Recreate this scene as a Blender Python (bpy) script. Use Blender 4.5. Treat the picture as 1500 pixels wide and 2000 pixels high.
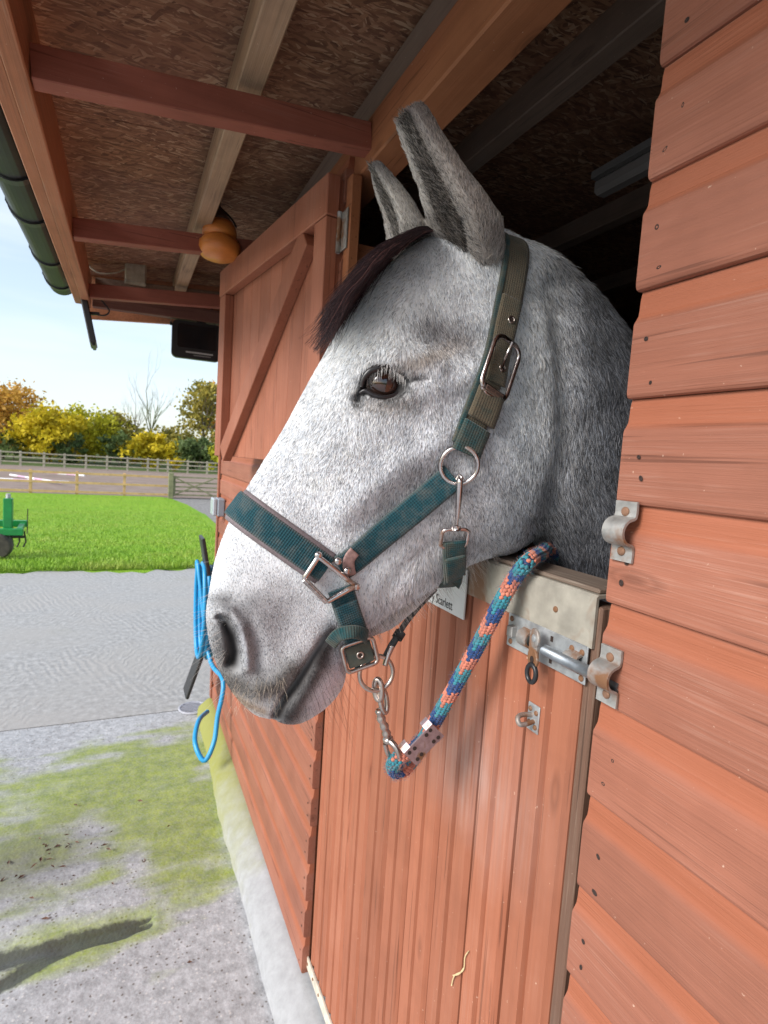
import bpy, math, random
import numpy as np
from mathutils import Vector, Matrix
from mathutils.bvhtree import BVHTree

random.seed(7); rng = np.random.default_rng(7)
for o in list(bpy.data.objects): bpy.data.objects.remove(o)
SC = bpy.context.scene
COL = SC.collection
R_ = math.radians

# ------------------------------------------------------------------ camera
F_PX = 1100.0                       # focal length for a 1500 x 2000 frame
CAM = Vector((-0.505, 0.0, 1.57))   # stable wall face is the plane X = 0, Y runs along the wall
YAW, PITCH, ROLL = R_(24.69), R_(5.3), 0.065
fwd = Vector((math.sin(YAW)*math.cos(PITCH), math.cos(YAW)*math.cos(PITCH), -math.sin(PITCH)))
r0 = Vector((math.cos(YAW), -math.sin(YAW), 0))
d0 = fwd.cross(r0).normalized()
if d0.z > 0: d0 = -d0
cr = (r0*math.cos(ROLL) - d0*math.sin(ROLL)).normalized()
cd = (d0*math.cos(ROLL) + r0*math.sin(ROLL)).normalized()
cam_data = bpy.data.cameras.new('camera'); cam = bpy.data.objects.new('camera', cam_data); COL.objects.link(cam)
M = Matrix.Identity(4)
for i in range(3):
    M[i][0] = cr[i]; M[i][1] = -cd[i]; M[i][2] = -fwd[i]; M[i][3] = CAM[i]
cam.matrix_world = M
cam_data.sensor_fit = 'VERTICAL'; cam_data.sensor_height = 36.0; cam_data.lens = F_PX/2000*36.0
cam_data.clip_start = 0.02; cam_data.clip_end = 2000
cam_data.dof.use_dof = True; cam_data.dof.focus_distance = 0.74; cam_data.dof.aperture_fstop = 11.0
SC.camera = cam
SC.render.resolution_x = 768; SC.render.resolution_y = 1024

# ------------------------------------------------------------------ world, sun, exposure
SUN_EL, SUN_AZ = R_(30), R_(256)     # azimuth clockwise from +Y
world = bpy.data.worlds.new('World'); SC.world = world; world.use_nodes = True
wn = world.node_tree; wn.nodes.clear()
sky = wn.nodes.new('ShaderNodeTexSky'); sky.sky_type = 'NISHITA'; sky.sun_disc = False
sky.sun_elevation = SUN_EL; sky.sun_rotation = SUN_AZ; sky.air_density = 1.0; sky.dust_density = 1.2; sky.ozone_density = 1.0
bg = wn.nodes.new('ShaderNodeBackground'); bg.inputs['Strength'].default_value = 0.12
wo = wn.nodes.new('ShaderNodeOutputWorld')
# thin high cloud veil: the same all round the sky
tc = wn.nodes.new('ShaderNodeTexCoord'); mp = wn.nodes.new('ShaderNodeMapping'); mp.inputs['Scale'].default_value = (1.5, 1.5, 9)
nz = wn.nodes.new('ShaderNodeTexNoise'); nz.inputs['Scale'].default_value = 2.2; nz.inputs['Detail'].default_value = 3; nz.inputs['Roughness'].default_value = 0.55
cr_ = wn.nodes.new('ShaderNodeValToRGB'); cr_.color_ramp.elements[0].position = 0.40; cr_.color_ramp.elements[1].position = 0.75
cr_.color_ramp.elements[0].color = (0.40, 0.40, 0.40, 1); cr_.color_ramp.elements[1].color = (0.78, 0.78, 0.78, 1)
mx = wn.nodes.new('ShaderNodeMix'); mx.data_type = 'RGBA'; mx.inputs['B'].default_value = (3.9, 4.3, 4.75, 1)
wn.links.new(tc.outputs['Generated'], mp.inputs['Vector']); wn.links.new(mp.outputs[0], nz.inputs['Vector'])
wn.links.new(nz.outputs['Fac'], cr_.inputs['Fac']); wn.links.new(cr_.outputs['Color'], mx.inputs['Factor'])
wn.links.new(sky.outputs[0], mx.inputs['A']); wn.links.new(mx.outputs['Result'], bg.inputs['Color'])
wn.links.new(bg.outputs[0], wo.inputs['Surface'])
sd = bpy.data.lights.new('sun', 'SUN'); sd.energy = 1.9; sd.angle = R_(25); sd.color = (1.0, 0.98, 0.955)
sun = bpy.data.objects.new('sun', sd); COL.objects.link(sun)
sdir = Vector((math.sin(SUN_AZ)*math.cos(SUN_EL), math.cos(SUN_AZ)*math.cos(SUN_EL), math.sin(SUN_EL)))
sun.rotation_euler = sdir.to_track_quat('Z', 'Y').to_euler(); sun.location = (-6, -5, 8)
vs = SC.view_settings; vs.view_transform = 'Standard'; vs.look = 'None'; vs.exposure = 1.06; vs.gamma = 1.0; vs.use_curve_mapping = False
SC.render.engine = 'CYCLES'; SC.cycles.max_bounces = 6; SC.cycles.diffuse_bounces = 3; SC.cycles.glossy_bounces = 3; SC.cycles.transmission_bounces = 4; SC.cycles.transparent_max_bounces = 4
try: SC.cycles_curves.shape = 'RIBBONS'
except Exception: pass

# ------------------------------------------------------------------ geometry helpers
def ray(px, py):
    return (fwd*F_PX + cr*(px-750) + cd*(py-1000)).normalized()
def onX(px, py, X): d = ray(px, py); return CAM + d*((X-CAM.x)/d.x)
def onY(px, py, Y): d = ray(px, py); return CAM + d*((Y-CAM.y)/d.y)
def onZ(px, py, Z): d = ray(px, py); return CAM + d*((Z-CAM.z)/d.z)
def dep(px, py, zc): d = ray(px, py); return CAM + d*(zc/d.dot(fwd))
def proj(p):
    v = Vector(p)-CAM; z = v.dot(fwd); return (750+F_PX*v.dot(cr)/z, 1000+F_PX*v.dot(cd)/z)

def mesh_obj(name, verts, faces, mat, parent=None, smooth=False, uvs=None):
    me = bpy.data.meshes.new(name)
    me.from_pydata([tuple(v) for v in verts], [], faces); me.update()
    if smooth: me.polygons.foreach_set('use_smooth', [True]*len(me.polygons))
    if uvs is not None:
        ul = me.uv_layers.new(name='UVMap')
        idx = np.empty(len(me.loops), dtype=np.int32); me.loops.foreach_get('vertex_index', idx)
        ul.data.foreach_set('uv', np.asarray(uvs, dtype=np.float32)[idx].ravel())
    o = bpy.data.objects.new(name, me); COL.objects.link(o)
    if mat: me.materials.append(mat)
    if parent: o.parent = parent
    return o
def empty(name, loc=(0, 0, 0)):
    o = bpy.data.objects.new(name, None); o.empty_display_size = 0.05; COL.objects.link(o)
    o['_loc'] = 0; del o['_loc']
    return o
def tag(o, label=None, cat=None, group=None, kind=None):
    if label: o['label'] = label
    if cat: o['category'] = cat
    if group: o['group'] = group
    if kind: o['kind'] = kind
    return o
class MB:
    """collects several shapes that belong to ONE part"""
    def __init__(s): s.v = []; s.f = []; s.uv = []
    def add(s, v, f, uv=None):
        n = len(s.v); s.v += [tuple(p) for p in v]; s.f += [tuple(i+n for i in q) for q in f]
        s.uv += list(uv) if uv is not None else [(0, 0)]*len(v); return s
    def box(s, c, h, rot=None, bev=0.0):
        c = Vector(c); B = rot or Matrix.Identity(3)
        if bev <= 0:
            v = [c+B@Vector((x*h[0], y*h[1], z*h[2])) for x in (-1, 1) for y in (-1, 1) for z in (-1, 1)]
            f = [(0, 1, 3, 2), (4, 6, 7, 5), (0, 4, 5, 1), (2, 3, 7, 6), (0, 2, 6, 4), (1, 5, 7, 3)]
            return s.add(v, f)
        # chamfered box: 24 vertices
        v = []; ix = {}
        for sx in (-1, 1):
            for sy in (-1, 1):
                for sz in (-1, 1):
                    for a in range(3):
                        q = [sx*(h[0]-bev), sy*(h[1]-bev), sz*(h[2]-bev)]
                        q[a] = (sx, sy, sz)[a]*h[a]
                        ix[(sx, sy, sz, a)] = len(v); v.append(c+B@Vector(q))
        f = []
        for a in range(3):
            b, d = (a+1) % 3, (a+2) % 3
            for sg in (-1, 1):
                q = []
                for u, w in ((-1, -1), (1, -1), (1, 1), (-1, 1)):
                    k = [0, 0, 0]; k[a] = sg; k[b] = u; k[d] = w; q.append(ix[(*k, a)])
                f.append(tuple(q if sg > 0 else q[::-1]))
            for u in (-1, 1):
                for w in (-1, 1):     # edge chamfers along axis a
                    k1 = [0, 0, 0]; k1[b] = u; k1[d] = w
                    p = []
                    for t in (-1, 1):
                        k1[a] = t; p.append((ix[(*k1, b)], ix[(*k1, d)]))
                    q = (p[0][0], p[1][0], p[1][1], p[0][1]); f.append(q if u*w > 0 else q[::-1])
        for sx in (-1, 1):
            for sy in (-1, 1):
                for sz in (-1, 1):
                    t = (ix[(sx, sy, sz, 0)], ix[(sx, sy, sz, 1)], ix[(sx, sy, sz, 2)])
                    f.append(t if sx*sy*sz > 0 else t[::-1])
        return s.add(v, f)
    def bar(s, a, b, w, t, up=(0, 0, 1), bev=0.0):
        """beam from a to b, w across, t along up"""
        a = Vector(a); b = Vector(b); d = (b-a); L = d.length; d.normalize()
        up = Vector(up); sdv = d.cross(up).normalized(); u2 = sdv.cross(d).normalized()
        B = Matrix((d, sdv, u2)).transposed()
        return s.box((a+b)/2, (L/2, w/2, t/2), B, bev)
    def tube(s, pts, r, n=10, closed=False, caps=True, flat=1.0, up0=None):
        pts = [Vector(p) for p in pts]; m = len(pts)
        rr = r if hasattr(r, '__len__') else [r]*m
        v = []; uv = []; Lc = 0
        tang = []
        for i in range(m):
            if closed: t = pts[(i+1) % m]-pts[i-1]
            else: t = pts[min(i+1, m-1)]-pts[max(i-1, 0)]
            tang.append(t.normalized() if t.length > 1e-9 else Vector((0, 0, 1)))
        u = Vector(up0) if up0 is not None else Vector((0.31, 0.52, 0.79))
        if abs(u.normalized().dot(tang[0])) > .95: u = Vector((1, 0, 0))
        for i in range(m):
            t = tang[i]; u = (u-t*u.dot(t)).normalized(); w = t.cross(u)
            if i: Lc += (pts[i]-pts[i-1]).length
            for k in range(n):
                a = 2*math.pi*k/n
                v.append(pts[i]+u*(math.cos(a)*rr[i]*flat)+w*(math.sin(a)*rr[i])); uv.append((Lc, k/n))
        f = []
        for i in range(m if closed else m-1):
            j = (i+1) % m
            for k in range(n):
                l = (k+1) % n; f.append((i*n+k, j*n+k, j*n+l, i*n+l)[::-1])
        if caps and not closed:
            f.append(tuple(range(n))); f.append(tuple((m-1)*n+k for k in range(n))[::-1])
        return s.add(v, f, uv)
    def extrude(s, prof, a, b, ax1, ax2):
        """closed 2-D profile (along ax1, ax2) from point a to point b"""
        a = Vector(a); b = Vector(b); ax1 = Vector(ax1); ax2 = Vector(ax2); n = len(prof)
        v = [a+ax1*p+ax2*q for p, q in prof]+[b+ax1*p+ax2*q for p, q in prof]
        f = [(i, (i+1) % n, n+(i+1) % n, n+i) for i in range(n)]
        f += [tuple(range(n))[::-1], tuple(range(n, 2*n))]
        return s.add(v, f)
    def lathe(s, prof, c, axis=(0, 0, 1), n=20):
        c = Vector(c); ax = Vector(axis).normalized(); u = ax.orthogonal().normalized(); w = ax.cross(u)
        v = []; m = len(prof)
        for r, h in prof:
            for k in range(n):
                a = 2*math.pi*k/n; v.append(c+ax*h+u*(r*math.cos(a))+w*(r*math.sin(a)))
        f = [(i*n+k, i*n+(k+1) % n, (i+1)*n+(k+1) % n, (i+1)*n+k) for i in range(m-1) for k in range(n)]
        f += [tuple(range(n))[::-1], tuple((m-1)*n+k for k in range(n))]
        return s.add(v, f)
    def build(s, name, mat, parent=None, smooth=False):
        return mesh_obj(name, s.v, s.f, mat, parent, smooth, s.uv)
def fix_normals(o):
    import bmesh
    b = bmesh.new(); b.from_mesh(o.data); bmesh.ops.recalc_face_normals(b, faces=b.faces); b.to_mesh(o.data); b.free()
    return o
def spline(P, n):
    """Catmull-Rom through rows of P, n samples"""
    P = np.asarray(P, float); m = len(P)
    t = np.linspace(0, m-1, n); i = np.clip(t.astype(int), 0, m-2); u = (t-i)[:, None]
    p0 = P[np.maximum(i-1, 0)]; p1 = P[i]; p2 = P[i+1]; p3 = P[np.minimum(i+2, m-1)]
    return 0.5*((2*p1)+(-p0+p2)*u+(2*p0-5*p1+4*p2-p3)*u**2+(-p0+3*p1-3*p2+p3)*u**3)
def vspline(P, n): return [Vector(p) for p in spline([tuple(q) for q in P], n)]

# ------------------------------------------------------------------ material helpers
def new_mat(name):
    m = bpy.data.materials.new(name); m.use_nodes = True
    return m, m.node_tree, m.node_tree.nodes['Principled BSDF']
class NT:
    def __init__(s, nt): s.nt = nt
    def n(s, typ, **kw):
        nd = s.nt.nodes.new(typ)
        for k, v in kw.items():
            if k.startswith('i_'): nd.inputs[k[2:]].default_value = v
            else: setattr(nd, k, v)
        return nd
    def l(s, a, b): s.nt.links.new(a, b)
    def ramp(s, src, stops):
        r = s.nt.nodes.new('ShaderNodeValToRGB'); e = r.color_ramp.elements
        while len(e) < len(stops): e.new(0.5)
        for k, (p, c) in enumerate(stops):
            e[k].position = p; e[k].color = (c, c, c, 1) if not hasattr(c, '__len__') else (*c[:3], 1)
        s.l(src, r.inputs['Fac']); return r.outputs['Color']
    def mix(s, fac, a, b, blend='MIX'):
        m = s.nt.nodes.new('ShaderNodeMix'); m.data_type = 'RGBA'; m.blend_type = blend
        for k, x in (('Factor', fac), ('A', a), ('B', b)):
            if hasattr(x, 'links') or hasattr(x, 'is_linked'): s.l(x, m.inputs[k])
            elif k == 'Factor': m.inputs[k].default_value = x
            else: m.inputs[k].default_value = (*x[:3], 1)
        return m.outputs['Result']
    def noise(s, vec, scale, detail=4, rough=.55, dist=0):
        t = s.nt.nodes.new('ShaderNodeTexNoise'); t.inputs['Scale'].default_value = scale; t.inputs['Detail'].default_value = detail
        t.inputs['Roughness'].default_value = rough; t.inputs['Distortion'].default_value = dist
        if vec is not None: s.l(vec, t.inputs['Vector'])
        return t.outputs['Fac']
    def mapping(s, vec, scale=(1, 1, 1), loc=(0, 0, 0), rot=(0, 0, 0)):
        m = s.nt.nodes.new('ShaderNodeMapping'); m.inputs['Scale'].default_value = scale; m.inputs['Location'].default_value = loc; m.inputs['Rotation'].default_value = rot
        s.l(vec, m.inputs['Vector']); return m.outputs[0]
    def math(s, op, a, b=None, clamp=False):
        m = s.nt.nodes.new('ShaderNodeMath'); m.operation = op; m.use_clamp = clamp
        for k, x in ((0, a), (1, b)):
            if x is None: continue
            if hasattr(x, 'is_linked'): s.l(x, m.inputs[k])
            else: m.inputs[k].default_value = x
        return m.outputs[0]
    def bump(s, h, strength, dist, bsdf, prev=None):
        b = s.nt.nodes.new('ShaderNodeBump'); b.inputs['Strength'].default_value = strength; b.inputs['Distance'].default_value = dist
        s.l(h, b.inputs['Height'])
        if prev is not None: s.l(prev, b.inputs['Normal'])
        s.l(b.outputs[0], bsdf.inputs['Normal']); return b.outputs[0]
    def objco(s): return s.n('ShaderNodeTexCoord').outputs['Object']
    def rand_vec(s, vec, amt=13.0):
        """shift texture space by the object's own random number"""
        oi = s.n('ShaderNodeObjectInfo'); c = s.n('ShaderNodeCombineXYZ')
        for k, f in enumerate((amt, amt*1.7, amt*.6)): s.l(s.math('MULTIPLY', oi.outputs['Random'], f), c.inputs[k])
        v = s.n('ShaderNodeVectorMath', operation='ADD'); s.l(vec, v.inputs[0]); s.l(c.outputs[0], v.inputs[1])
        return v.outputs[0], oi.outputs['Random']

def plain(name, col, rough=.5, metal=0, spec=.5, noise_amt=.0, nscale=40, bump=0):
    m, nt, b = new_mat(name); N = NT(nt)
    b.inputs['Roughness'].default_value = rough; b.inputs['Metallic'].default_value = metal; b.inputs['Specular IOR Level'].default_value = spec
    if noise_amt > 0:
        f = N.noise(N.objco(), nscale, 5, .6)
        dk = tuple(c*(1-noise_amt) for c in col); lt = tuple(min(1, c*(1+noise_amt)) for c in col)
        N.l(N.ramp(f, [(.3, dk), (.7, lt)]), b.inputs['Base Color'])
        if bump: N.bump(f, bump, .002, b)
    else: b.inputs['Base Color'].default_value = (*col, 1)
    return m

def painted_wood(name, base, axis, dark=.82, light=1.12, wear=(.50, .32, .25), wear_amt=.35, bump=.35, rough=.62, grain=1.0, band=None):
    """stained softwood; grain runs along axis 0/1/2"""
    m, nt, b = new_mat(name); N = NT(nt)
    v, rnd = N.rand_vec(N.objco())
    sc = [105*grain]*3; sc[axis] = 2.6
    gr = N.noise(N.mapping(v, sc), 1.0, 4, .62, .6)
    sc2 = [380]*3; sc2[axis] = 7
    fine = N.noise(N.mapping(v, sc2), 1.0, 2, .7)
    sc3 = [14]*3; sc3[axis] = 1.6
    broad = N.noise(N.mapping(v, sc3), 1.0, 2, .5, .4); stain_n = N.noise(v, 5, 4, .62)
    c1 = N.ramp(gr, [(.25, tuple(c*dark for c in base)), (.5, base), (.78, tuple(min(1, c*light) for c in base))])
    c2 = N.mix(N.ramp(broad, [(.35, 0.0), (.7, .55)]), c1, tuple(min(1, c*f) for c, f in zip(base, (1.12, 1.2, 1.25))))
    # dry weathered streaks
    st = N.math('MULTIPLY', N.ramp(fine, [(.52, 0.0), (.72, 1.0)]), N.ramp(stain_n, [(.45, 0.0), (.7, 1.0)]))
    c3 = N.mix(N.math('MULTIPLY', st, wear_amt), c2, wear)
    # knots: dark ovals with a ring
    kn = N.n('ShaderNodeTexVoronoi', i_Scale=1.0); sk_ = [11.0]*3; sk_[axis] = 3.4; N.l(N.mapping(v, sk_), kn.inputs['Vector'])
    kd = N.math('ADD', kn.outputs['Distance'], N.math('MULTIPLY', N.math('SUBTRACT', broad, .5), .10))
    kw = N.ramp(kd, [(.05, .75), (.085, .25), (.11, .55), (.16, 0.0)])
    ks = N.n('ShaderNodeSeparateColor'); N.l(kn.outputs['Color'], ks.inputs[0])
    kw = N.math('MULTIPLY', kw, N.ramp(ks.outputs[0], [(.72, 0.0), (.76, 1.0)]))
    c3 = N.mix(kw, c3, tuple(c*.5 for c in base))
    # hairline cracks along the grain
    sc4 = [120]*3; sc4[axis] = 3
    ck = N.ramp(N.noise(N.mapping(v, sc4, (3, 5, 7)), 1.0, 2, .5, .3), [(.30, 1.0), (.345, 0.0)])
    c4 = N.mix(N.math('MULTIPLY', ck, .55), c3, tuple(c*.3 for c in base))
    # uneven fading and grime, not following the grain
    c4 = N.mix(N.ramp(stain_n, [(.30, .34), (.50, 0.0)]), c4, tuple(c*.55 for c in base)); c4 = N.mix(N.ramp(stain_n, [(.55, 0.0), (.8, .30)]), c4, tuple(min(1, c*f) for c, f in zip(base, (1.35, 1.6, 1.8))))
    # per piece tone
    hs = N.n('ShaderNodeHueSaturation'); N.l(c4, hs.inputs['Color']); N.l(N.math('ADD', N.math('MULTIPLY', rnd, .22), .89), hs.inputs['Value'])
    sp = N.ramp(N.noise(v, 160, 2, .5), [(.74, 0.0), (.78, 1.0)])
    c5 = N.mix(N.math('MULTIPLY', sp, .5), hs.outputs[0], (.75, .55, .42))
    if band is not None: c5 = band(N, c5)
    N.l(c5, b.inputs['Base Color'])
    b.inputs['Roughness'].default_value = rough; b.inputs['Specular IOR Level'].default_value = .3
    h = N.math('ADD', N.math('MULTIPLY', gr, .5), N.math('MULTIPLY', fine, .6))
    N.bump(h, bump, .0025, b)
    return m

RED = (.285, .106, .065)
def fresh_cove(N, c):   # the sheltered cove of each board keeps more of its orange stain
    p = N.n('ShaderNodeSeparateXYZ'); N.l(N.objco(), p.inputs[0])
    fr = N.math('FRACT', N.math('DIVIDE', N.math('SUBTRACT', p.outputs[2], CAM.z-.030-10*.1116), .1116))
    return N.mix(N.math('MULTIPLY', N.ramp(fr, [(.70, 0.0), (.76, 1.0), (.97, 1.0), (1.0, .2)]), .55), c, (.36, .105, .045))
M_clad = painted_wood('stained_cladding_wood', RED, 1, bump=.6, band=fresh_cove)
def dust_band(N, c):   # pale rubbed dust on the door boards
    p = N.n('ShaderNodeSeparateXYZ'); N.l(N.objco(), p.inputs[0])
    zz = N.math('ADD', p.outputs[2], N.math('MULTIPLY', N.noise(N.objco(), 9, 4, .6), .14))
    g = N.math('SUBTRACT', 1.0, N.math('ABSOLUTE', N.math('MULTIPLY', N.math('SUBTRACT', zz, 1.16), 6.5)), True)
    yy = N.math('SUBTRACT', 1.0, N.math('ABSOLUTE', N.math('MULTIPLY', N.math('SUBTRACT', p.outputs[1], .70), 4.5)), True)
    return N.mix(N.math('MULTIPLY', N.math('MULTIPLY', g, yy), N.ramp(N.noise(N.mapping(N.objco(), (120, 120, 6)), 1.0, 4, .6), [(.3, .1), (.7, .62)])), c, (.50, .36, .32))
M_door = painted_wood('stained_door_board_wood', (.31, .108, .058), 2, wear_amt=.2, bump=.25, band=dust_band)
M_leaf = painted_wood('stained_door_leaf_wood', (.33, .118, .068), 2, wear_amt=.25, bump=.25)
M_frameY = painted_wood('stained_beam_wood', (.34, .125, .055), 1, wear_amt=.15, bump=.25)
M_frameX = painted_wood('stained_rafter_wood', (.27, .085, .055), 0, wear_amt=.2, bump=.25)
M_raw = painted_wood('raw_grey_timber', (.38, .25, .155), 1, dark=.55, light=1.3, wear=(.50, .43, .34), wear_amt=.6, bump=.4)
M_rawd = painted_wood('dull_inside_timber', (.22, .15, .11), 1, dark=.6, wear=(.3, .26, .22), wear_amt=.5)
M_fasc = painted_wood('weathered_fascia_wood', (.42, .17, .085), 1, dark=.5, wear=(.32, .25, .18), wear_amt=.85)
M_endgrain = painted_wood('dark_weathered_edge_wood', (.14, .075, .05), 2, wear=(.35, .27, .2), wear_amt=.7, bump=.6)

def osb_mat():
    m, nt, b = new_mat('oriented_strand_board'); N = NT(nt)
    co = N.objco()
    layers = None; hsum = None
    for k, (rot, sc, off) in enumerate((( .25, (15, 95, 1), 0), (-.6, (19, 120, 1), 3.3), (.9, (24, 110, 1), 7.7), (-.15, (30, 170, 1), 11.1))):
        wv0 = N.n('ShaderNodeVectorMath', operation='ADD'); nzc = N.n('ShaderNodeTexNoise', i_Scale=14.0, i_Detail=2.0); N.l(co, nzc.inputs['Vector']); vsc = N.n('ShaderNodeVectorMath', operation='SCALE'); vsc.inputs['Scale'].default_value = .035; N.l(nzc.outputs['Color'], vsc.inputs[0]); N.l(co, wv0.inputs[0]); N.l(vsc.outputs[0], wv0.inputs[1]); wv = N.mapping(N.mapping(wv0.outputs[0], (1, 1, 1), (0, 0, 0), (0, 0, rot)), sc, (off, off*2, 0))
        t = N.n('ShaderNodeTexVoronoi', i_Scale=1.0, i_Randomness=1.0); N.l(wv, t.inputs['Vector'])
        s = N.n('ShaderNodeSeparateColor'); N.l(t.outputs['Color'], s.inputs[0])
        c = N.ramp(s.outputs[0], [(0, (.10, .042, .022)), (.45, (.23, .108, .056)), (.8, (.34, .175, .097)), (1, (.50, .33, .21))])
        layers = c if layers is None else N.mix(N.ramp(s.outputs[1], [(.5, 0.0), (.56, 1.0)]), layers, c)
        hsum = s.outputs[2] if hsum is None else N.math('ADD', hsum, s.outputs[2])
    big = N.noise(co, 2.2, 4, .6)
    c = N.mix(N.ramp(big, [(.35, 0.0), (.7, .6)]), layers, (.16, .062, .038))
    N.l(c, b.inputs['Base Color']); b.inputs['Roughness'].default_value = .75
    N.bump(hsum, .5, .003, b)
    return m
M_osb = osb_mat()

def metal_mat(name, col, rust=.0, rough=.38, metal=.9, nscale=60):
    m, nt, b = new_mat(name); N = NT(nt); co = N.objco()
    n1 = N.noise(co, nscale, 5, .65); n2 = N.noise(co, nscale*.35, 4, .6, .5)
    c = N.ramp(n1, [(.3, tuple(x*.72 for x in col)), (.7, tuple(min(1, x*1.12) for x in col))])
    rm = N.ramp(n2, [(.62-rust*.4, 0.0), (.72-rust*.3, 1.0)])
    c = N.mix(rm, c, (.20, .095, .045)) if rust > 0 else c
    N.l(c, b.inputs['Base Color'])
    if rust > 0: N.l(N.math('SUBTRACT', metal, N.math('MULTIPLY', rm, metal*.8)), b.inputs['Metallic'])
    else: b.inputs['Metallic'].default_value = metal
    N.l(N.ramp(n1, [(.2, rough*.8), (.8, min(1, rough*1.5))]), b.inputs['Roughness'])
    N.bump(n1, .15, .001, b)
    return m
M_galv = metal_mat('galvanised_steel', (.50, .52, .53), .12, .45, .7)
M_galvr = metal_mat('rusty_galvanised_steel', (.42, .41, .39), .42, .5, .65)
M_cap = metal_mat('worn_zinc_capping', (.40, .37, .31), .34, .55, .35, 25)
M_nickel = metal_mat('tarnished_nickel', (.58, .50, .45), .0, .26, 1.0)
M_chrome = metal_mat('polished_nickel', (.66, .60, .58), .10, .2, 1.0)
M_screw = metal_mat('rusty_screw_steel', (.30, .17, .11), .6, .6, .6)
M_black = plain('black_plastic', (.018, .018, .02), .38)
M_hole = plain('nail_rust_and_hole_shade', (.030, .016, .012), .8)  # rust on nails; also painted as the shade inside holes and slots

# ------------------------------------------------------------------ ground, yard, lawn, arena
def terrain(y): return -1.0*min(1.0, max(0.0, (y-8.2)/15.0))
def on_terrain(px, py, lift=0.0):
    d = ray(px, py); t = .5
    for _ in range(6000):
        p = CAM+d*t
        if p.z < terrain(p.y)+lift: return p
        t += .02 + t*.0015
    return p

def ground_mat(name, stops, scale, rough=.9, bump=.4, dist=.01, extra=None):
    m, nt, b = new_mat(name); N = NT(nt); co = N.objco()
    f = N.noise(co, scale, 5, .68); c = N.ramp(f, stops)
    if extra: c = extra(N, co, c)
    N.l(c, b.inputs['Base Color']); b.inputs['Roughness'].default_value = rough; b.inputs['Specular IOR Level'].default_value = .25
    N.bump(N.noise(co, scale*5, 3, .7), bump, dist, b)
    return m

def sheet(name, x0, x1, y0, y1, lift, mat, nx=8, ny=60):
    xs = np.linspace(x0, x1, nx); ys = np.linspace(y0, y1, ny)
    v = [(x, y, terrain(y)+lift) for y in ys for x in xs]
    f = [(j*nx+i, j*nx+i+1, (j+1)*nx+i+1, (j+1)*nx+i) for j in range(ny-1) for i in range(nx-1)]
    return tag(mesh_obj(name, v, f, mat, smooth=True), kind='structure')

M_field = ground_mat('rough_meadow', [(.3, (.05, .08, .02)), (.7, (.10, .14, .03))], 1.5)
v = []; f = []
ysg = [-60, -20, 0, 4, 8.2, 12, 16, 20, 23.2, 30, 60, 120, 300, 900]
for y in ysg: v += [(-900, y, terrain(y)-.035), (900, y, terrain(y)-.035)]
f = [(2*i, 2*i+1, 2*i+3, 2*i+2) for i in range(len(ysg)-1)]
tag(mesh_obj('ground', v, f, M_field), kind='structure')

def far_slab(N, co, c):
    w = N.noise(N.mapping(co, (1.2, 1.6, 1)), 1.0, 5, .6)
    c = N.mix(N.ramp(w, [(.42, 0.0), (.62, .75)]), c, (.40, .375, .345))
    g = N.ramp(N.noise(N.mapping(co, (.9, 1.1, 1), (5, 2, 0)), 1.0, 4, .6), [(.6, 0.0), (.75, .35)])
    return N.mix(g, c, (.22, .21, .10))
m, nt, b = new_mat('grooved_concrete'); N = NT(nt); co = N.objco()
c = N.ramp(N.noise(co, 22, 6, .72), [(.3, (.27, .255, .24)), (.52, (.39, .375, .355)), (.72, (.52, .505, .485))]); c = far_slab(N, co, c)
N.l(c, b.inputs['Base Color']); b.inputs['Roughness'].default_value = .7
wv = N.n('ShaderNodeTexWave', i_Scale=7.0, i_Distortion=6.5, i_Detail=2.0); wv.inputs['Detail Scale'].default_value = 2.0
N.l(N.mapping(co, (1, .55, 1), (0, 0, 0), (0, 0, .75)), wv.inputs['Vector'])
wv2 = N.n('ShaderNodeTexWave', i_Scale=7.0, i_Distortion=6.5, i_Detail=2.0)
N.l(N.mapping(co, (1, .55, 1), (0, 0, 0), (0, 0, -.55)), wv2.inputs['Vector'])
pm = N.ramp(N.noise(co, 1.3, 2, .5), [(.47, 0.0), (.53, 1.0)])
gv = N.mix(pm, wv.outputs['Color'], wv2.outputs['Color'])
msk = N.ramp(N.noise(co, .9, 3, .55), [(.42, 0.15), (.58, 1.0)])
hb = N.math('ADD', N.math('MULTIPLY', N.math('MULTIPLY', gv, msk), .8), N.math('MULTIPLY', N.noise(co, 45, 4, .7), .9))
N.bump(hb, .24, .010, b)
M_yard = m
SEAM = onZ(200, 1405, 0.0).y
EDGE = 7.55
# far yard slab with an uneven edge against the lawn
xs = np.linspace(-14, 3, 120); v = []; f = []
for i, x in enumerate(xs):
    e = EDGE+.10*math.sin(x*2.1)+.07*math.sin(x*5.3+1)+.09*rng.standard_normal()
    v += [(x, SEAM-.004, 0.003), (x, SEAM+1.2, 0.004), (x, e, 0.0), (x, e+.04, -.04)]
    if i: f += [((i-1)*4+k, i*4+k, i*4+k+1, (i-1)*4+k+1) for k in range(3)]
tag(mesh_obj('far_concrete_slab', v, f, M_yard, smooth=False), kind='structure')

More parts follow.
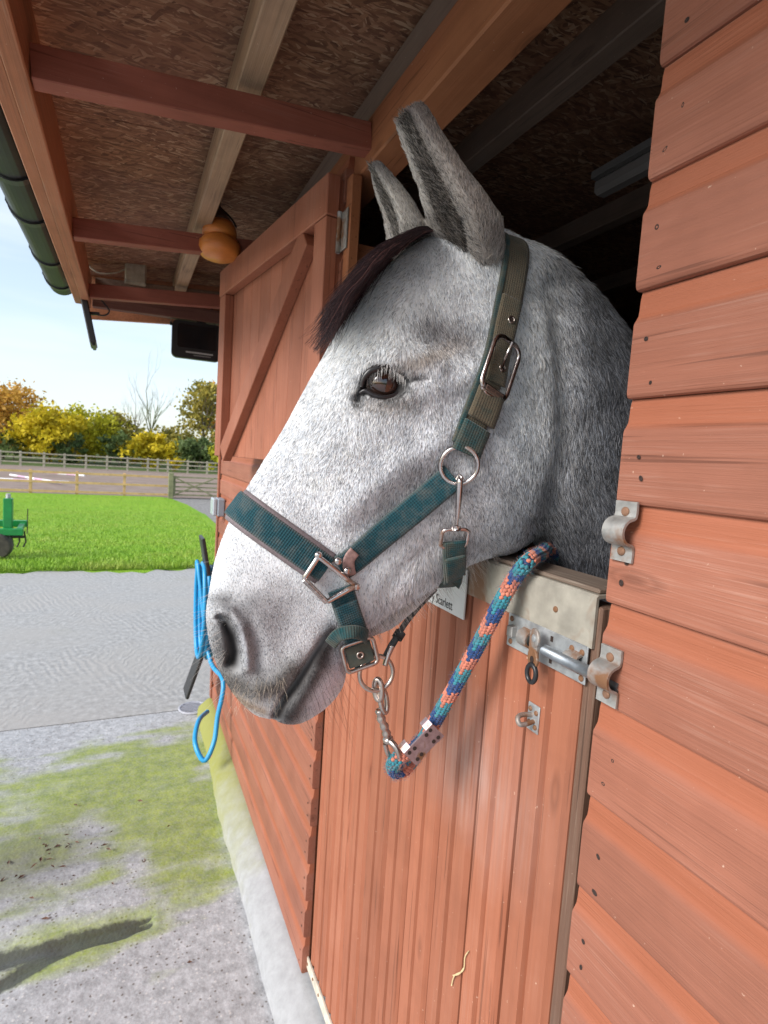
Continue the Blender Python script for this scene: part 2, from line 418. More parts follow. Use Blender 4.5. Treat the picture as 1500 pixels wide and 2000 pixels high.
# near slab: worn, mossy, with ridges and a wet hollow -> displaced grid with stain attributes
nx, ny = 200, 240
X = np.concatenate([np.linspace(-9, -3.2, 20)[:-1], np.linspace(-3.2, -.06, nx-19)]); Y = np.concatenate([np.linspace(-8, -.4, 20)[:-1], np.linspace(-.4, SEAM, ny-19)])
GX, GY = np.meshgrid(X, Y)
def vnoise(x, y, s):
    x = x/s; y = y/s; xi = np.floor(x).astype(int); yi = np.floor(y).astype(int); fx = x-xi; fy = y-yi
    h = lambda i, j: (np.sin(i*127.1+j*311.7)*43758.5453) % 1.0
    fx = fx*fx*(3-2*fx); fy = fy*fy*(3-2*fy)
    return (h(xi, yi)*(1-fx)+h(xi+1, yi)*fx)*(1-fy)+(h(xi, yi+1)*(1-fx)+h(xi+1, yi+1)*fx)*fy
NZ1 = vnoise(GX, GY, .22)*.55+vnoise(GX+9, GY, .09)*.3+vnoise(GX, GY+5, .04)*.15
hollow_a = np.array(onZ(-20, 1880, 0)[:2]); hollow_b = np.array(onZ(300, 1800, 0)[:2])
def seg_dist(ax, bx):
    d = bx-ax; L2 = (d**2).sum(); t = np.clip(((GX-ax[0])*d[0]+(GY-ax[1])*d[1])/L2, 0, 1)
    return np.hypot(GX-ax[0]-t*d[0], GY-ax[1]-t*d[1]), t
dh, th = seg_dist(hollow_a+ (hollow_a-hollow_b)*1.5, hollow_b)
dh = np.abs(dh+(NZ1-.5)*.09); wid = .072*np.sqrt(np.clip(1.0-th, .0005, 1))
hol = np.exp(-(dh/wid)**2)
d2, t2 = seg_dist(np.array(onZ(-60, 1960, 0)[:2]), np.array(onZ(120, 1860, 0)[:2])); hol2 = np.exp(-(d2/.028)**2)
rid = .004*np.sin((GY*1.0+GX*.10)*2*math.pi/.17+.8*np.sin(GX*3))*np.exp(-((GY-2.25)/.55)**2)
H = .0+rid-.022*hol-.010*hol2+.004*np.sin(GX*4.1+GY*2.3)+.003*np.sin(GX*9.7-GY*6.1)
H *= np.clip((SEAM-GY)/.12, 0, 1)
v = np.stack([GX, GY, H], -1).reshape(-1, 3)
f = [(j*nx+i, j*nx+i+1, (j+1)*nx+i+1, (j+1)*nx+i) for j in range(ny-1) for i in range(nx-1)]
moss = .80*np.exp(-((GY-2.60)/.60)**2)*np.clip(1.15-(-.08-GX)/2.6, .25, 1)
moss = np.maximum(moss, .95*np.exp(-((np.hypot((GX+.25)/.28, (GY-2.45)/.75))**2)))
moss = np.maximum(moss, .55*np.exp(-(dh/.13)**2)*(GY > 0))
moss = np.maximum(moss, .6*np.exp(-(((GX+1.05)/.35)**2+((GY-1.25)/.12)**2)))
STR = vnoise(GX*.35, GY, .05)*.6+vnoise(GX*.3+4, GY, .11)*.4
moss = np.clip(moss+((NZ1-.5)*.6+(STR-.5)*.7)*np.clip(moss*4, 0, 1), 0, 1.1)
wet = np.clip(hol*1.25+hol2*1.0, 0, 1)
silt = np.exp(-(np.hypot((GX-onZ(40, 1690, 0).x)/.33, (GY-onZ(40, 1690, 0).y)/.22))**2)
m, nt, b = new_mat('mossy_concrete'); N = NT(nt); co = N.objco()
base = N.ramp(N.noise(co, 30, 6, .75), [(.28, (.25, .25, .25)), (.5, (.41, .412, .415)), (.72, (.58, .585, .59))])
agg = N.n('ShaderNodeTexVoronoi', i_Scale=85.0); N.l(co, agg.inputs['Vector'])
sep = N.n('ShaderNodeSeparateColor'); N.l(agg.outputs['Color'], sep.inputs[0])
base = N.mix(N.math('MULTIPLY', N.ramp(sep.outputs[0], [(.80, 0.0), (.84, 1.0)]), N.ramp(agg.outputs['Distance'], [(.25, .7), (.4, 0.0)])), base, (.62, .60, .57))
base = N.mix(N.math('MULTIPLY', N.ramp(sep.outputs[1], [(.82, 0.0), (.86, 1.0)]), N.ramp(agg.outputs['Distance'], [(.25, .8), (.4, 0.0)])), base, (.14, .12, .10))
at = N.n('ShaderNodeAttribute', attribute_name='stain'); sa = N.n('ShaderNodeSeparateColor'); N.l(at.outputs['Color'], sa.inputs[0])
mn = N.noise(N.mapping(co, (4, 13, 1)), 1.0, 7, .78, .5)
mk = N.ramp(N.math('ADD', N.math('MULTIPLY', sa.outputs[0], .95), N.math('MULTIPLY', mn, .75)), [(.68, 0.0), (1.05, .92)])
mk = N.math('MULTIPLY', mk, N.ramp(N.noise(co, 60, 5, .7), [(.3, .6), (.6, 1.0)]))
mossc = N.ramp(N.noise(co, 18, 6, .7), [(.3, (.15, .21, .022)), (.7, (.36, .42, .06))])
c = N.mix(mk, base, mossc)
c = N.mix(N.math('MULTIPLY', sa.outputs[2], .6), c, (.13, .12, .115))
wm = N.ramp(N.math('ADD', sa.outputs[1], N.math('MULTIPLY', N.math('SUBTRACT', N.noise(co, 26, 7, .7), .5), 1.1)), [(.30, 0.0), (.62, .9)]); c = N.mix(wm, c, (.055, .055, .042))
N.l(c, b.inputs['Base Color'])
N.l(N.math('SUBTRACT', .82, N.math('MULTIPLY', sa.outputs[1], .45)), b.inputs['Roughness'])
N.bump(N.math('ADD', N.noise(co, 55, 5, .75), N.math('MULTIPLY', agg.outputs['Distance'], -.5)), .4, .005, b)
M_slab = m
o = mesh_obj('near_concrete_slab', v, f, M_slab, smooth=True); tag(o, kind='structure')
ca = o.data.color_attributes.new('stain', 'FLOAT_COLOR', 'POINT')
ca.data.foreach_set('color', np.stack([moss, wet, silt, np.ones_like(moss)], -1).astype(np.float32).ravel())

# lawn, gravel track, arena
def lawn_x(N, co, c):
    p = N.noise(co, .6, 5, .6)
    return N.mix(N.ramp(p, [(.4, 0.0), (.65, .6)]), c, (.27, .42, .03))
M_lawn = ground_mat('mown_lawn', [(.25, (.13, .26, .012)), (.5, (.20, .38, .018)), (.75, (.30, .46, .04))], 6, .9, .9, .03, lawn_x)
M_sand = ground_mat('arena_sand', [(.3, (.23, .165, .13)), (.7, (.33, .25, .205))], 1.1, .95, .5, .03)
M_gravel = ground_mat('grey_gravel', [(.3, (.18, .165, .15)), (.7, (.36, .34, .32))], 9, .9, .8, .02)
FENCE_Y = on_terrain(150, 966).y
arena_far = min(on_terrain(220, 908).y, 57.0)
sheet('arena_sand', -90, 60, FENCE_Y-.3, arena_far+1.5, .006, M_sand)
sheet('gravel_track', -20, 30, EDGE-.3, FENCE_Y-.2, -.02, M_gravel)
gl = [on_terrain(px, py) for px, py in ((426, 1092), (428, 1028), (400, 1003), (365, 985), (320, 968), (270, 961), (225, 957))]
v = []; f = []
ys = np.linspace(EDGE-.15, FENCE_Y-.1, 50)
gy = [p.y for p in gl]; gx = [p.x for p in gl]
gx[0] = gx[1]+.3
for i, y in enumerate(ys):
    xr = float(np.interp(y, gy, gx)); 
    TT = [0, .3, .5]+list(np.linspace(.55, .985, 90))+[.99, 1]; NT_ = len(TT)
    for k, t in enumerate(TT):
        xx_ = -40+(xr+40)*t
        v.append((xx_, y+(.10*math.sin(xx_*3.1)+.07*math.sin(xx_*8.7+1)+.06*rng.standard_normal()+.06 if i == 0 else 0), terrain(y)+(.015 if 0 < i and k < NT_-1 else -.012)))
    if i: f += [((i-1)*NT_+k, (i-1)*NT_+k+1, i*NT_+k+1, i*NT_+k) for k in range(NT_-1)]
tag(mesh_obj('lawn', v, f, M_lawn, smooth=True), kind='structure')
# grass blades
nb = 70000
yy = EDGE+.02+(FENCE_Y-EDGE-.4)*rng.random(nb)**1.7
xr = np.interp(yy, gy, gx); xl = -1.0-.36*yy
xx = xl+(xr-.25-xl)*rng.random(nb)
keep = xx < xr; yy = yy[keep]; xx = xx[keep]; nb = len(yy)
zz = np.array([terrain(a) for a in yy])+.012
hh = rng.uniform(.02, .055, nb); ww = rng.uniform(.004, .009, nb); an = rng.random(nb)*6.28
lean = rng.normal(0, .022, (nb, 2))
edge = yy < EDGE+.35; hh[edge] *= 1.5
V = np.empty((nb, 3, 3)); 
V[:, 0] = np.stack([xx-np.cos(an)*ww, yy-np.sin(an)*ww, zz], 1); V[:, 1] = np.stack([xx+np.cos(an)*ww, yy+np.sin(an)*ww, zz], 1)
V[:, 2] = np.stack([xx+lean[:, 0], yy+lean[:, 1], zz+hh], 1)
m, nt, b = new_mat('grass_blades'); N = NT(nt)
c = N.ramp(N.noise(N.objco(), 3.5, 5, .7), [(.25, (.15, .28, .014)), (.5, (.22, .39, .022)), (.75, (.34, .47, .045))])
c = N.mix(N.ramp(N.noise(N.objco(), .9, 5, .65), [(.42, 0.0), (.68, .75)]), c, (.33, .38, .06)); c = N.mix(N.ramp(N.noise(N.objco(), 2.1, 4, .6), [(.60, 0.0), (.75, .5)]), c, (.10, .19, .02))
N.l(c, b.inputs['Base Color']); b.inputs['Roughness'].default_value = .6
b.inputs['Subsurface Weight'].default_value = 0
def fast_tris(name, V, mat, parent=None):
    n = len(V); me = bpy.data.meshes.new(name); k = V.shape[1]
    me.vertices.add(n*k); me.vertices.foreach_set('co', V.astype(np.float32).ravel())
    me.loops.add(n*k); me.loops.foreach_set('vertex_index', np.arange(n*k, dtype=np.int32))
    me.polygons.add(n); me.polygons.foreach_set('loop_start', np.arange(0, n*k, k, dtype=np.int32))
    me.update(calc_edges=True); me.validate()
    o = bpy.data.objects.new(name, me); COL.objects.link(o); me.materials.append(mat)
    if parent: o.parent = parent
    return o
tag(fast_tris('grass', V, m), 'short bright green grass covering the lawn beyond the yard', 'grass', kind='stuff')
# leaf litter and twigs in the silty patch
nl = 46; q = []
cL = onZ(70, 1690, 0)
ml = MB()
for i in range(nl):
    x = cL.x+rng.normal(-.03, .14); y = cL.y+rng.normal(0, .09)
    if i > 36: p = onZ(rng.uniform(60, 430), rng.uniform(1420, 1960), 0); x, y = p.x, p.y
    a = rng.random()*6.28; L = rng.uniform(.006, .016); w = L*rng.uniform(.2, .5); z = .006+rng.random()*.004
    u = Vector((math.cos(a), math.sin(a), rng.normal(0, .15))); s_ = Vector((-u.y, u.x, rng.normal(0, .2)))
    c0 = Vector((x, y, z))
    ml.add([c0-u*L, c0-s_*w+u*L*.1+Vector((0, 0, .003)), c0+u*L, c0+s_*w+u*L*.1+Vector((0, 0, .002)), c0+Vector((0, 0, -.002))],
           [(0, 1, 4), (1, 2, 4), (2, 3, 4), (3, 0, 4)])
tag(ml.build('leaf_litter', plain('dead_leaves', (.13, .065, .04), .8, noise_amt=.5)), 'scattered dead brown leaves and twigs on the concrete', 'leaf litter', kind='stuff')

# ------------------------------------------------------------------ trees
def leaf_mat(name, dk, lt):
    m, nt, b = new_mat(name); N = NT(nt)
    at = N.n('ShaderNodeAttribute', attribute_name='tone')
    c = N.ramp(at.outputs['Fac'], [(0, dk), (.55, tuple((a+b_)/2 for a, b_ in zip(dk, lt))), (1, lt)])
    N.l(c, b.inputs['Base Color']); b.inputs['Roughness'].default_value = .6; b.inputs['Specular IOR Level'].default_value = .2
    t = N.n('ShaderNodeBsdfTranslucent'); N.l(c, t.inputs['Color'])
    ms = N.n('ShaderNodeMixShader', i_Fac=.35); N.l(b.outputs[0], ms.inputs[1]); N.l(t.outputs[0], ms.inputs[2])
    N.l(ms.outputs[0], nt.nodes['Material Output'].inputs['Surface'])
    return m
LM = {'yellow': leaf_mat('yellow_autumn_leaves', (.30, .24, .01), (.85, .66, .04)),
      'lime': leaf_mat('lime_autumn_leaves', (.24, .25, .012), (.70, .64, .05)),
      'orange': leaf_mat('orange_autumn_leaves', (.32, .17, .025), (.80, .46, .09)),
      'olive': leaf_mat('olive_autumn_leaves', (.12, .13, .03), (.55, .44, .09)),
      'green': leaf_mat('dark_green_leaves', (.05, .085, .03), (.20, .26, .09))}
M_bark = plain('grey_brown_bark', (.13, .105, .075), .9, noise_amt=.4, nscale=8)
M_ivy = plain('ivy_covered_bark', (.11, .12, .035), .9, noise_amt=.4, nscale=5)
def limbs(mb, p, d, L, r, lvl, spread, tips):
    n = 4; pts = [p]; rr = [r]; q = Vector(p); dd = Vector(d)
    for i in range(n):
        dd = (dd+Vector((random.gauss(0, .10), random.gauss(0, .10), .05+random.gauss(0, .05)))).normalized()
        q = q+dd*(L/n); pts.append(q.copy()); rr.append(r*(1-.55*(i+1)/n))
    mb.tube(pts, rr, 6 if lvl > 1 else 4, caps=False)
    tips.append(pts[-1]); tips.append(pts[2])
    if lvl <= 0: return
    for k in range(random.randint(2, 3) if lvl > 1 else 3):
        j = random.choice((2, 3, 4))
        a = random.random()*6.28; s = random.uniform(.45, 1.0)*spread
        nd = (dd+Vector((math.cos(a)*s, math.sin(a)*s, random.uniform(-.05, .3)))).normalized()
        limbs(mb, pts[j], nd, L*random.uniform(.55, .75), rr[j]*.7, lvl-1, spread, tips)
def tree(name, label, px, base_py, top_py, wpx, dist, kind, leaves, bare=False, trunk_frac=.3, ivy=False, group='autumn trees behind the paddock fence', leaf=.26, sparse=1.0):
    base = CAM+ray(px, base_py)*1.0; d = ray(px, 900); t = dist/d.y
    bx = CAM.x+d.x*t; by = CAM.y+d.y*t; bz = terrain(by)
    top = CAM+ray(px, top_py)*(by/ray(px, top_py).y)
    Ht = top.z-bz; Wd = wpx*by/F_PX
    root = empty(name); root.location = (bx, by, bz); tag(root, label, 'tree', group)
    mb = MB(); tips = []
    r0_ = Ht*(.016 if not bare else .009)
    tr_h = Ht*(trunk_frac if not bare else .35)
    mb.tube([(0, 0, -.2), (Wd*.01, 0, tr_h*.5), (0, Wd*.01, tr_h)], [r0_*1.3, r0_, r0_*.85], 8, caps=False)
    for k in range(4 if not bare else 5):
        a = k*1.6+random.random(); s = .55 if not bare else .35
        limbs(mb, Vector((0, 0, tr_h*random.uniform(.8, 1))), Vector((math.cos(a)*s, math.sin(a)*s, 1)).normalized(), (Ht-tr_h)*.45, r0_*.65, 2 if not bare else 3, .8, tips)
    if bare: limbs(mb, Vector((0, 0, tr_h)), Vector((0, 0, 1)), (Ht-tr_h)*.62, r0_*.7, 3, .7, tips)
    mb.build('trunk', M_ivy if ivy else M_bark, root, True)
    if leaves:
        # crown: clumps spread over an uneven ellipsoid, leaf-sized quads in each clump
        nc = max(14, int(leaves/55)); cz = tr_h*.55+(Ht-tr_h*.55)*.5; rz = (Ht-tr_h*.55)*.5
        cl = []
        while len(cl) < nc:
            p = rng.normal(0, .5, 3)
            if np.linalg.norm(p) > 1.0: continue
            p *= 1-.25*max(0, p[2])            # narrower towards the top
            cl.append((p[0]*Wd*.5, p[1]*Wd*.5, cz+p[2]*rz*1.0, rng.uniform(.10, .2)*min(Wd, Ht)*.9, rng.random()))
        per = leaves//nc; Vs = []; tone = []
        for (x, y, z, r, tn) in cl:
            g = rng.normal(0, .5, (per, 3))*r*np.array([1.15, 1.15, .8])
            c = g+np.array([x, y, z]); c[:, 2] = np.clip(c[:, 2], Ht*.02, Ht*1.02)
            u = rng.normal(size=(per, 3)); u /= np.linalg.norm(u, axis=1)[:, None]
            w = np.cross(u, rng.normal(size=(per, 3))); w /= np.linalg.norm(w, axis=1)[:, None]
            s = leaf*rng.uniform(.5, 1.2, per)[:, None]
            Vs.append(np.stack([c-u*s, c-w*s*.6, c+u*s, c+w*s*.6], 1))
            tone.append(np.clip(tn*.6+rng.random(per)*.5, 0, 1))
        o = fast_tris('crown', np.concatenate(Vs), LM[kind], root)
        at = o.data.attributes.new('tone', 'FLOAT', 'FACE'); tt = np.concatenate(tone)
        at.data.foreach_set('value', tt.astype(np.float32)[:len(o.data.polygons)])
    return root
TR = [
 ('broad_tree', 'orange brown autumn tree at the left edge of the tree line', 5, 0, 728, 170, 74, 'orange', 4200, {}),
 ('bushy_tree', 'dark olive bush low under the leftmost orange tree', 25, 0, 835, 120, 70, 'green', 1500, {'trunk_frac': .1}),
 ('bushy_tree', 'bright yellow green bushy tree second from the left', 95, 0, 782, 135, 68, 'yellow', 4200, {'trunk_frac': .12}),
 ('bushy_tree', 'orange tinged tree filling the gap behind the yellow bush', 60, 0, 778, 120, 84, 'orange', 2400, {}),
 ('bushy_tree', 'lime yellow tree in the middle of the tree line', 165, 0, 786, 120, 72, 'lime', 3200, {'trunk_frac': .12}),
 ('bushy_tree', 'olive tree right of the lime yellow tree', 215, 0, 790, 90, 76, 'olive', 2200, {}),
 ('bushy_tree', 'small dark green shrub between the yellow trees', 140, 0, 838, 50, 66, 'green', 700, {'trunk_frac': .08}),
 ('bushy_tree', 'small dark green shrub left of the bare ivy tree', 232, 0, 830, 55, 67, 'green', 800, {'trunk_frac': .08}),
 ('bushy_tree', 'golden low tree below the bare ivy covered tree', 285, 0, 838, 100, 68, 'yellow', 2400, {'trunk_frac': .1}),
 ('bushy_tree', 'pale olive low tree behind the golden one', 335, 0, 828, 110, 82, 'olive', 1700, {}),
 ('bare_tree', 'tall bare tree with ivy covered trunk', 293, 0, 715, 50, 78, None, 0, {'bare': True, 'ivy': True}),
 ('bare_tree', 'shorter thin bare tree left of the tall ivy tree', 262, 0, 752, 50, 80, None, 0, {'bare': True}),
 ('broad_tree', 'tall golden green tree beside the stable door', 395, 0, 718, 100, 72, 'olive', 2600, {'trunk_frac': .35}),
 ('bushy_tree', 'orange tree top behind the tall golden green tree', 412, 0, 728, 70, 80, 'orange', 1500, {'trunk_frac': .45}),
 ('bushy_tree', 'dark green bush at the foot of the tall golden tree', 385, 0, 842, 75, 66, 'green', 1700, {'trunk_frac': .06}),
 ('bushy_tree', 'yellow green bush against the stable corner', 428, 0, 862, 50, 64, 'lime', 900, {'trunk_frac': .06}),
 ('bushy_tree', 'small yellow sapling just behind the far fence', 338, 0, 882, 28, 61, 'yellow', 350, {'trunk_frac': .1}),
]
for (n_, lab, px, _, top, w, dist, kind, lv, kw) in TR:
    tree(n_, lab, px, 0, top, w, dist, kind, lv, **kw)
# far wood closing the view behind the single trees
Vs = []; tone = []
for k in range(90):
    px = -150+k*8.5; d = ray(px, 880); t = 96/d.y; c = CAM+d*t; h = rng.uniform(3.5, 6.5)
    n = 110; p = rng.normal(0, .5, (n, 3))*np.array([2.6, 2.0, h*.42])+np.array([c.x, c.y+rng.uniform(-3, 3), -1+h*.5]); p[:, 2] = np.maximum(p[:, 2], -.9)
    u = rng.normal(size=(n, 3)); u /= np.linalg.norm(u, axis=1)[:, None]; w = np.cross(u, rng.normal(size=(n, 3))); w /= np.linalg.norm(w, axis=1)[:, None]
    s = rng.uniform(.2, .45, n)[:, None]; Vs.append(np.stack([p-u*s, p-w*s*.7, p+u*s, p+w*s*.7], 1)); tone.append(np.clip(rng.random()*.7+rng.random(n)*.4, 0, 1))
o = fast_tris('far_wood', np.concatenate(Vs), LM['olive']); tag(o, 'distant olive wood closing the view behind the trees', 'wood', kind='stuff')
at = o.data.attributes.new('tone', 'FLOAT', 'FACE'); at.data.foreach_set('value', np.concatenate(tone).astype(np.float32))

# ------------------------------------------------------------------ fences, gate, jump poles
M_greyrail = plain('weathered_rail_wood', (.36, .33, .25), .85, noise_amt=.3, nscale=5)
M_tanrail = plain('new_tan_rail_wood', (.58, .36, .17), .8, noise_amt=.2, nscale=5)
M_gatew = plain('green_grey_gate_wood', (.22, .21, .12), .85, noise_amt=.3, nscale=5)
def fence(name, label, pxs, y0, h, mat, rails, pw):
    """posts at image columns pxs, on the line Y = y0(px)"""
    root = empty(name); pts = []
    for px in pxs:
        Yp = y0(px); d = ray(px, 905); t = Yp/d.y; pts.append(Vector((CAM.x+d.x*t, Yp, terrain(Yp))))
    root.location = pts[0]; tag(root, label, 'fence')
    o = pts[0]
    for p in pts: MB().box(p-o+Vector((0, 0, h/2)), (pw/2, pw/2, h/2+.02), bev=.01).build('post', mat, root)
    for a, b in zip(pts[:-1], pts[1:]):
        for fr in rails:
            z = Vector((0, -pw/2-.02, h*fr)); MB().bar(a-o+z, b-o+z, .035, .10).build('rail', mat, root)
    return root
fence('paddock_fence', 'weathered grey post and rail fence along the tree line', [-60, 0, 40, 86, 126, 168, 209, 249, 289, 308, 328, 367, 405, 445], lambda px: arena_far-.2, 1.28, M_greyrail, (.30, .62, .92), .17)
fence('arena_fence', 'pale tan post and rail fence between lawn and arena', [-90, -30, 60, 151, 244, 333], lambda px: FENCE_Y, 1.08, M_tanrail, (.12, .52, .93), .12)
gp = Vector((CAM.x+ray(335, 905).x*(FENCE_Y-.6)/ray(335, 905).y, FENCE_Y-.6, terrain(FENCE_Y-.6)))
gt = empty('field_gate'); gt.location = gp; tag(gt, 'greenish wooden field gate with crossed braces beside the tan fence', 'gate')
MB().box((0, 0, .62), (.12, .12, .64), bev=.02).build('gate_post', M_gatew, gt)
W = 3.6
MB().box((W+.15, .0, .6), (.11, .11, .62), bev=.02).build('gate_post', M_gatew, gt)
for z in (.18, .38, .58, .80, 1.06): MB().bar((.14, 0, z), (W, 0, z), .03, .075).build('gate_rail', M_gatew, gt)
for x in (.17, W-.05): MB().bar((x, -.03, .12), (x, -.03, 1.12), .09, .04, (0, 1, 0)).build('stile', M_gatew, gt)
MB().bar((.2, -.045, .2), (W*.55, -.045, 1.02), .03, .07).build('brace', M_gatew, gt)
MB().bar((.2, -.06, 1.02), (W*.55, -.06, .2), .03, .07).build('brace', M_gatew, gt)
M_polew = plain('white_pole_paint', (.80, .78, .80), .5); M_polep = plain('pink_pole_paint', (.66, .42, .55), .5)
for i, (xa, ya, xb, yb, lab) in enumerate(((-30, 934, 135, 942, 'pink and white striped jump pole nearest the tan fence'), (20, 931, 120, 947, 'pink and white striped jump pole lying across the nearest one'), (64, 927, 165, 936, 'white and pink striped jump pole lying furthest right'))):
    a = on_terrain(xa, ya, .05); b = on_terrain(xb, yb, .05); a.z = b.z = -1+.055+.11*i
    root = empty('jump_pole'); root.location = a; tag(root, lab, 'pole', 'jump poles lying in the arena')
    n = 6
    for k in range(n):
        p = (b-a)*(k/n); q = (b-a)*((k+1)/n); MB().tube([p, q], .06, 10).build('pole_band', M_polew if (k+i) % 2 else M_polep, root, False)

# green paddock machine at the left edge
gm_p = on_terrain(5, 1092); gm_p.y = max(gm_p.y, EDGE-.6)
gm = empty('paddock_leveller'); gm.location = (gm_p.x, gm_p.y, 0); tag(gm, 'green steel paddock machine with roller at the left edge', 'machine')
M_green = plain('green_machine_paint', (.012, .23, .05), .35, noise_amt=.15, nscale=9)
S = gm_p.y/F_PX*.72
MB().box((.06, 0, 95*S), (.05, .05, 42*S), bev=.008).build('upright_post', M_green, gm)
MB().lathe([(.028, 0), (.028, .05), (.02, .06)], (.06, 0, 137*S)).build('post_cap', M_galv, gm)
MB().bar((-.9, -.12, 62*S), (.245, -.12, 62*S), .08, .085, bev=.006).build('front_beam', M_green, gm)
MB().bar((-.9, .20, 74*S), (.245, .20, 74*S), .08, .085, bev=.006).build('rear_beam', M_green, gm)
for x in (-.6, .2): MB().bar((x, -.12, 66*S), (x, .2, 74*S), .06, .05).build('cross_bar', M_green, gm)
M_rub = plain('dirty_rubber', (.06, .05, .04), .8, noise_amt=.5, nscale=12)
MB().lathe([(.05, -.09), (.14, -.09), (.165, -.06), (.165, .06), (.14, .09), (.05, .09)], (-.03, -.12, .165), (0, 1, 0), 24).build('roller_wheel', M_rub, gm, False)
for k, x in enumerate((.08, .16, .23)): MB().tube([(x, .05, 60*S), (x+.02, .05, 35*S), (x-.01, .04, 22*S)], .01, 6).build('tine', M_rub, gm, True)
MB().bar((-.3, .05, 46*S), (.235, .05, 46*S), .04, .03).build('tine_bar', M_rub, gm)
MB().tube([(.245, .18, 50*S), (.25, .18, 110*S)], .006, 6).build('rod', M_rub, gm, True)

# ------------------------------------------------------------------ the stable building
CZ = CAM.z
DOOR0, DOOR1 = .475, 1.405          # door opening along Y
WALL_END = 3.36
st = empty('stable_building'); tag(st, 'red brown timber stable with overhanging roof and split door', 'stable')
M_conc = ground_mat('pale_plinth_concrete', [(.3, (.40, .39, .37)), (.7, (.62, .61, .60))], 26, .85, .5, .006,
    lambda N, co, c: N.mix(N.math('MULTIPLY', N.ramp((lambda s_: (N.l(co, s_.inputs[0]), s_.outputs[1])[1])(N.n('ShaderNodeSeparateXYZ')), [(.0, 0.0), (1.0, 0.0)]), 1.0), c, (.3, .32, .05)))
# plinth: sloping concrete fillet at the wall's foot, mossy at its far end, splashed with stain paint
m, nt, b = new_mat('plinth_concrete'); N = NT(nt); co = N.objco()
sp = N.n('ShaderNodeSeparateXYZ'); N.l(co, sp.inputs[0])
c = N.ramp(N.noise(co, 28, 8, .7), [(.3, (.30, .30, .30)), (.7, (.41, .41, .415))])
c = N.mix(N.ramp(N.math('ADD', N.math('MULTIPLY', sp.outputs[1], .45), N.math('MULTIPLY', N.noise(co, 9, 6, .7), .5)), [(.0, 0.0), (1.0, 0.0)]), c, (.3, .3, .05))
mg = N.math('ADD', sp.outputs[1], N.math('MULTIPLY', N.noise(co, 8, 6, .7), 1.2))
c = N.mix(N.math('MULTIPLY', N.math('SUBTRACT', mg, 2.35, True), .9), c, (.27, .27, .04))
c = N.mix(N.ramp(N.noise(N.mapping(co, (9, 5, 9), (3, 1, 0)), 1.0, 3, .6), [(.66, 0.0), (.68, .85)]), c, (.45, .17, .11))
N.l(c, b.inputs['Base Color']); b.inputs['Roughness'].default_value = .85
N.bump(N.noise(co, 45, 7, .65), .3, .004, b)
M_plinth = m
ys = np.linspace(-1.2, WALL_END, 90); v = []; f = []
for i, y in enumerate(ys):
    j = .003*math.sin(y*5); e = .008*math.sin(y*2.1)+.004*math.sin(y*7.3)
    v += [(.06, y, .088), (-.022+j*.3, y, .088+j*.3), (-.040+j, y, .080+j*.5), (-.092+e, y, .040+j*.5), (-.112+e, y, -.03)]
    if i: f += [((i-1)*5+k, (i-1)*5+k+1, i*5+k+1, i*5+k) for k in range(4)]
mesh_obj('plinth', v, f, M_plinth, st, True)

# shiplap cladding boards -----------------------------------------------------
BH = .1116; Z0 = CZ-.030
PROF = [(0, 0), (-.0165, .000), (-.0192, .0012), (-.0208, .0040), (-.0212, .0075), (-.0212, .076), (-.0206, .0790), (-.0180, .0830), (-.0158, .0870), (-.0150, .0930), (-.0146, .104), (-.0130, .1122), (0, .1122)]
def board(y0, y1, k, wob=.0):
    z = Z0+BH*k
    mb = MB(); prof = PROF if z+BH < CZ+.80 else PROF
    n = len(prof); ysb = np.linspace(y0, y1, 9); v = []; f = []
    ph = random.random()*6
    for i, y in enumerate(ysb):
        dz = wob*math.sin(ph+y*2.2); dx = .0008*math.sin(ph*2+y*3.1)
        v += [(p+dx, y, z+q*.993+dz) for p, q in prof]
    for i in range(len(ysb)-1): f += [(i*n+a, (i+1)*n+a, (i+1)*n+(a+1) % n, i*n+(a+1) % n) for a in range(n)]
    f += [tuple(range(n)), tuple(range((len(ysb)-1)*n, len(ysb)*n))[::-1]]
    o = mesh_obj('wall_board', v, f, M_clad, st); fix_normals(o); return o, z
nail_me = None
def nail(parent, p, s=1.0):
    global nail_me
    if nail_me is None:
        o = MB().lathe([(.0034, 0), (.0038, .0006), (.0024, .0011), (.0010, .0004)], (0, 0, 0), (-1, 0, 0), 9).build('nail', M_hole); nail_me = o.data
        bpy.data.objects.remove(o)
    o = bpy.data.objects.new('nail', nail_me); COL.objects.link(o); o.location = p; o.parent = parent
    o.rotation_euler = (random.random()*6, 0, 0); o.scale = (1, s*random.uniform(.5, 1.0), s*random.uniform(.8, 1.2))
klo = -int((Z0-.088)/BH)-1
for k in range(klo, 7):
    z = Z0+BH*k
    if z < .02: continue
    o, z = board(-1.2, .452+random.uniform(-.003, .003), k, .0006)
    for q in (.020, .057):
        nail(o, (-.0212, .428+random.uniform(-.010, .008), z+q+random.uniform(-.009, .009)), random.uniform(.6, .95))
    o2, z = board(1.412+(.0 if z < CZ else .0), WALL_END, k, .0006)
    if z < CZ-.1:
        for q in (.020, .057):
            nail(o2, (-.0214, 1.435+random.uniform(-.004, .004), z+q), .9)
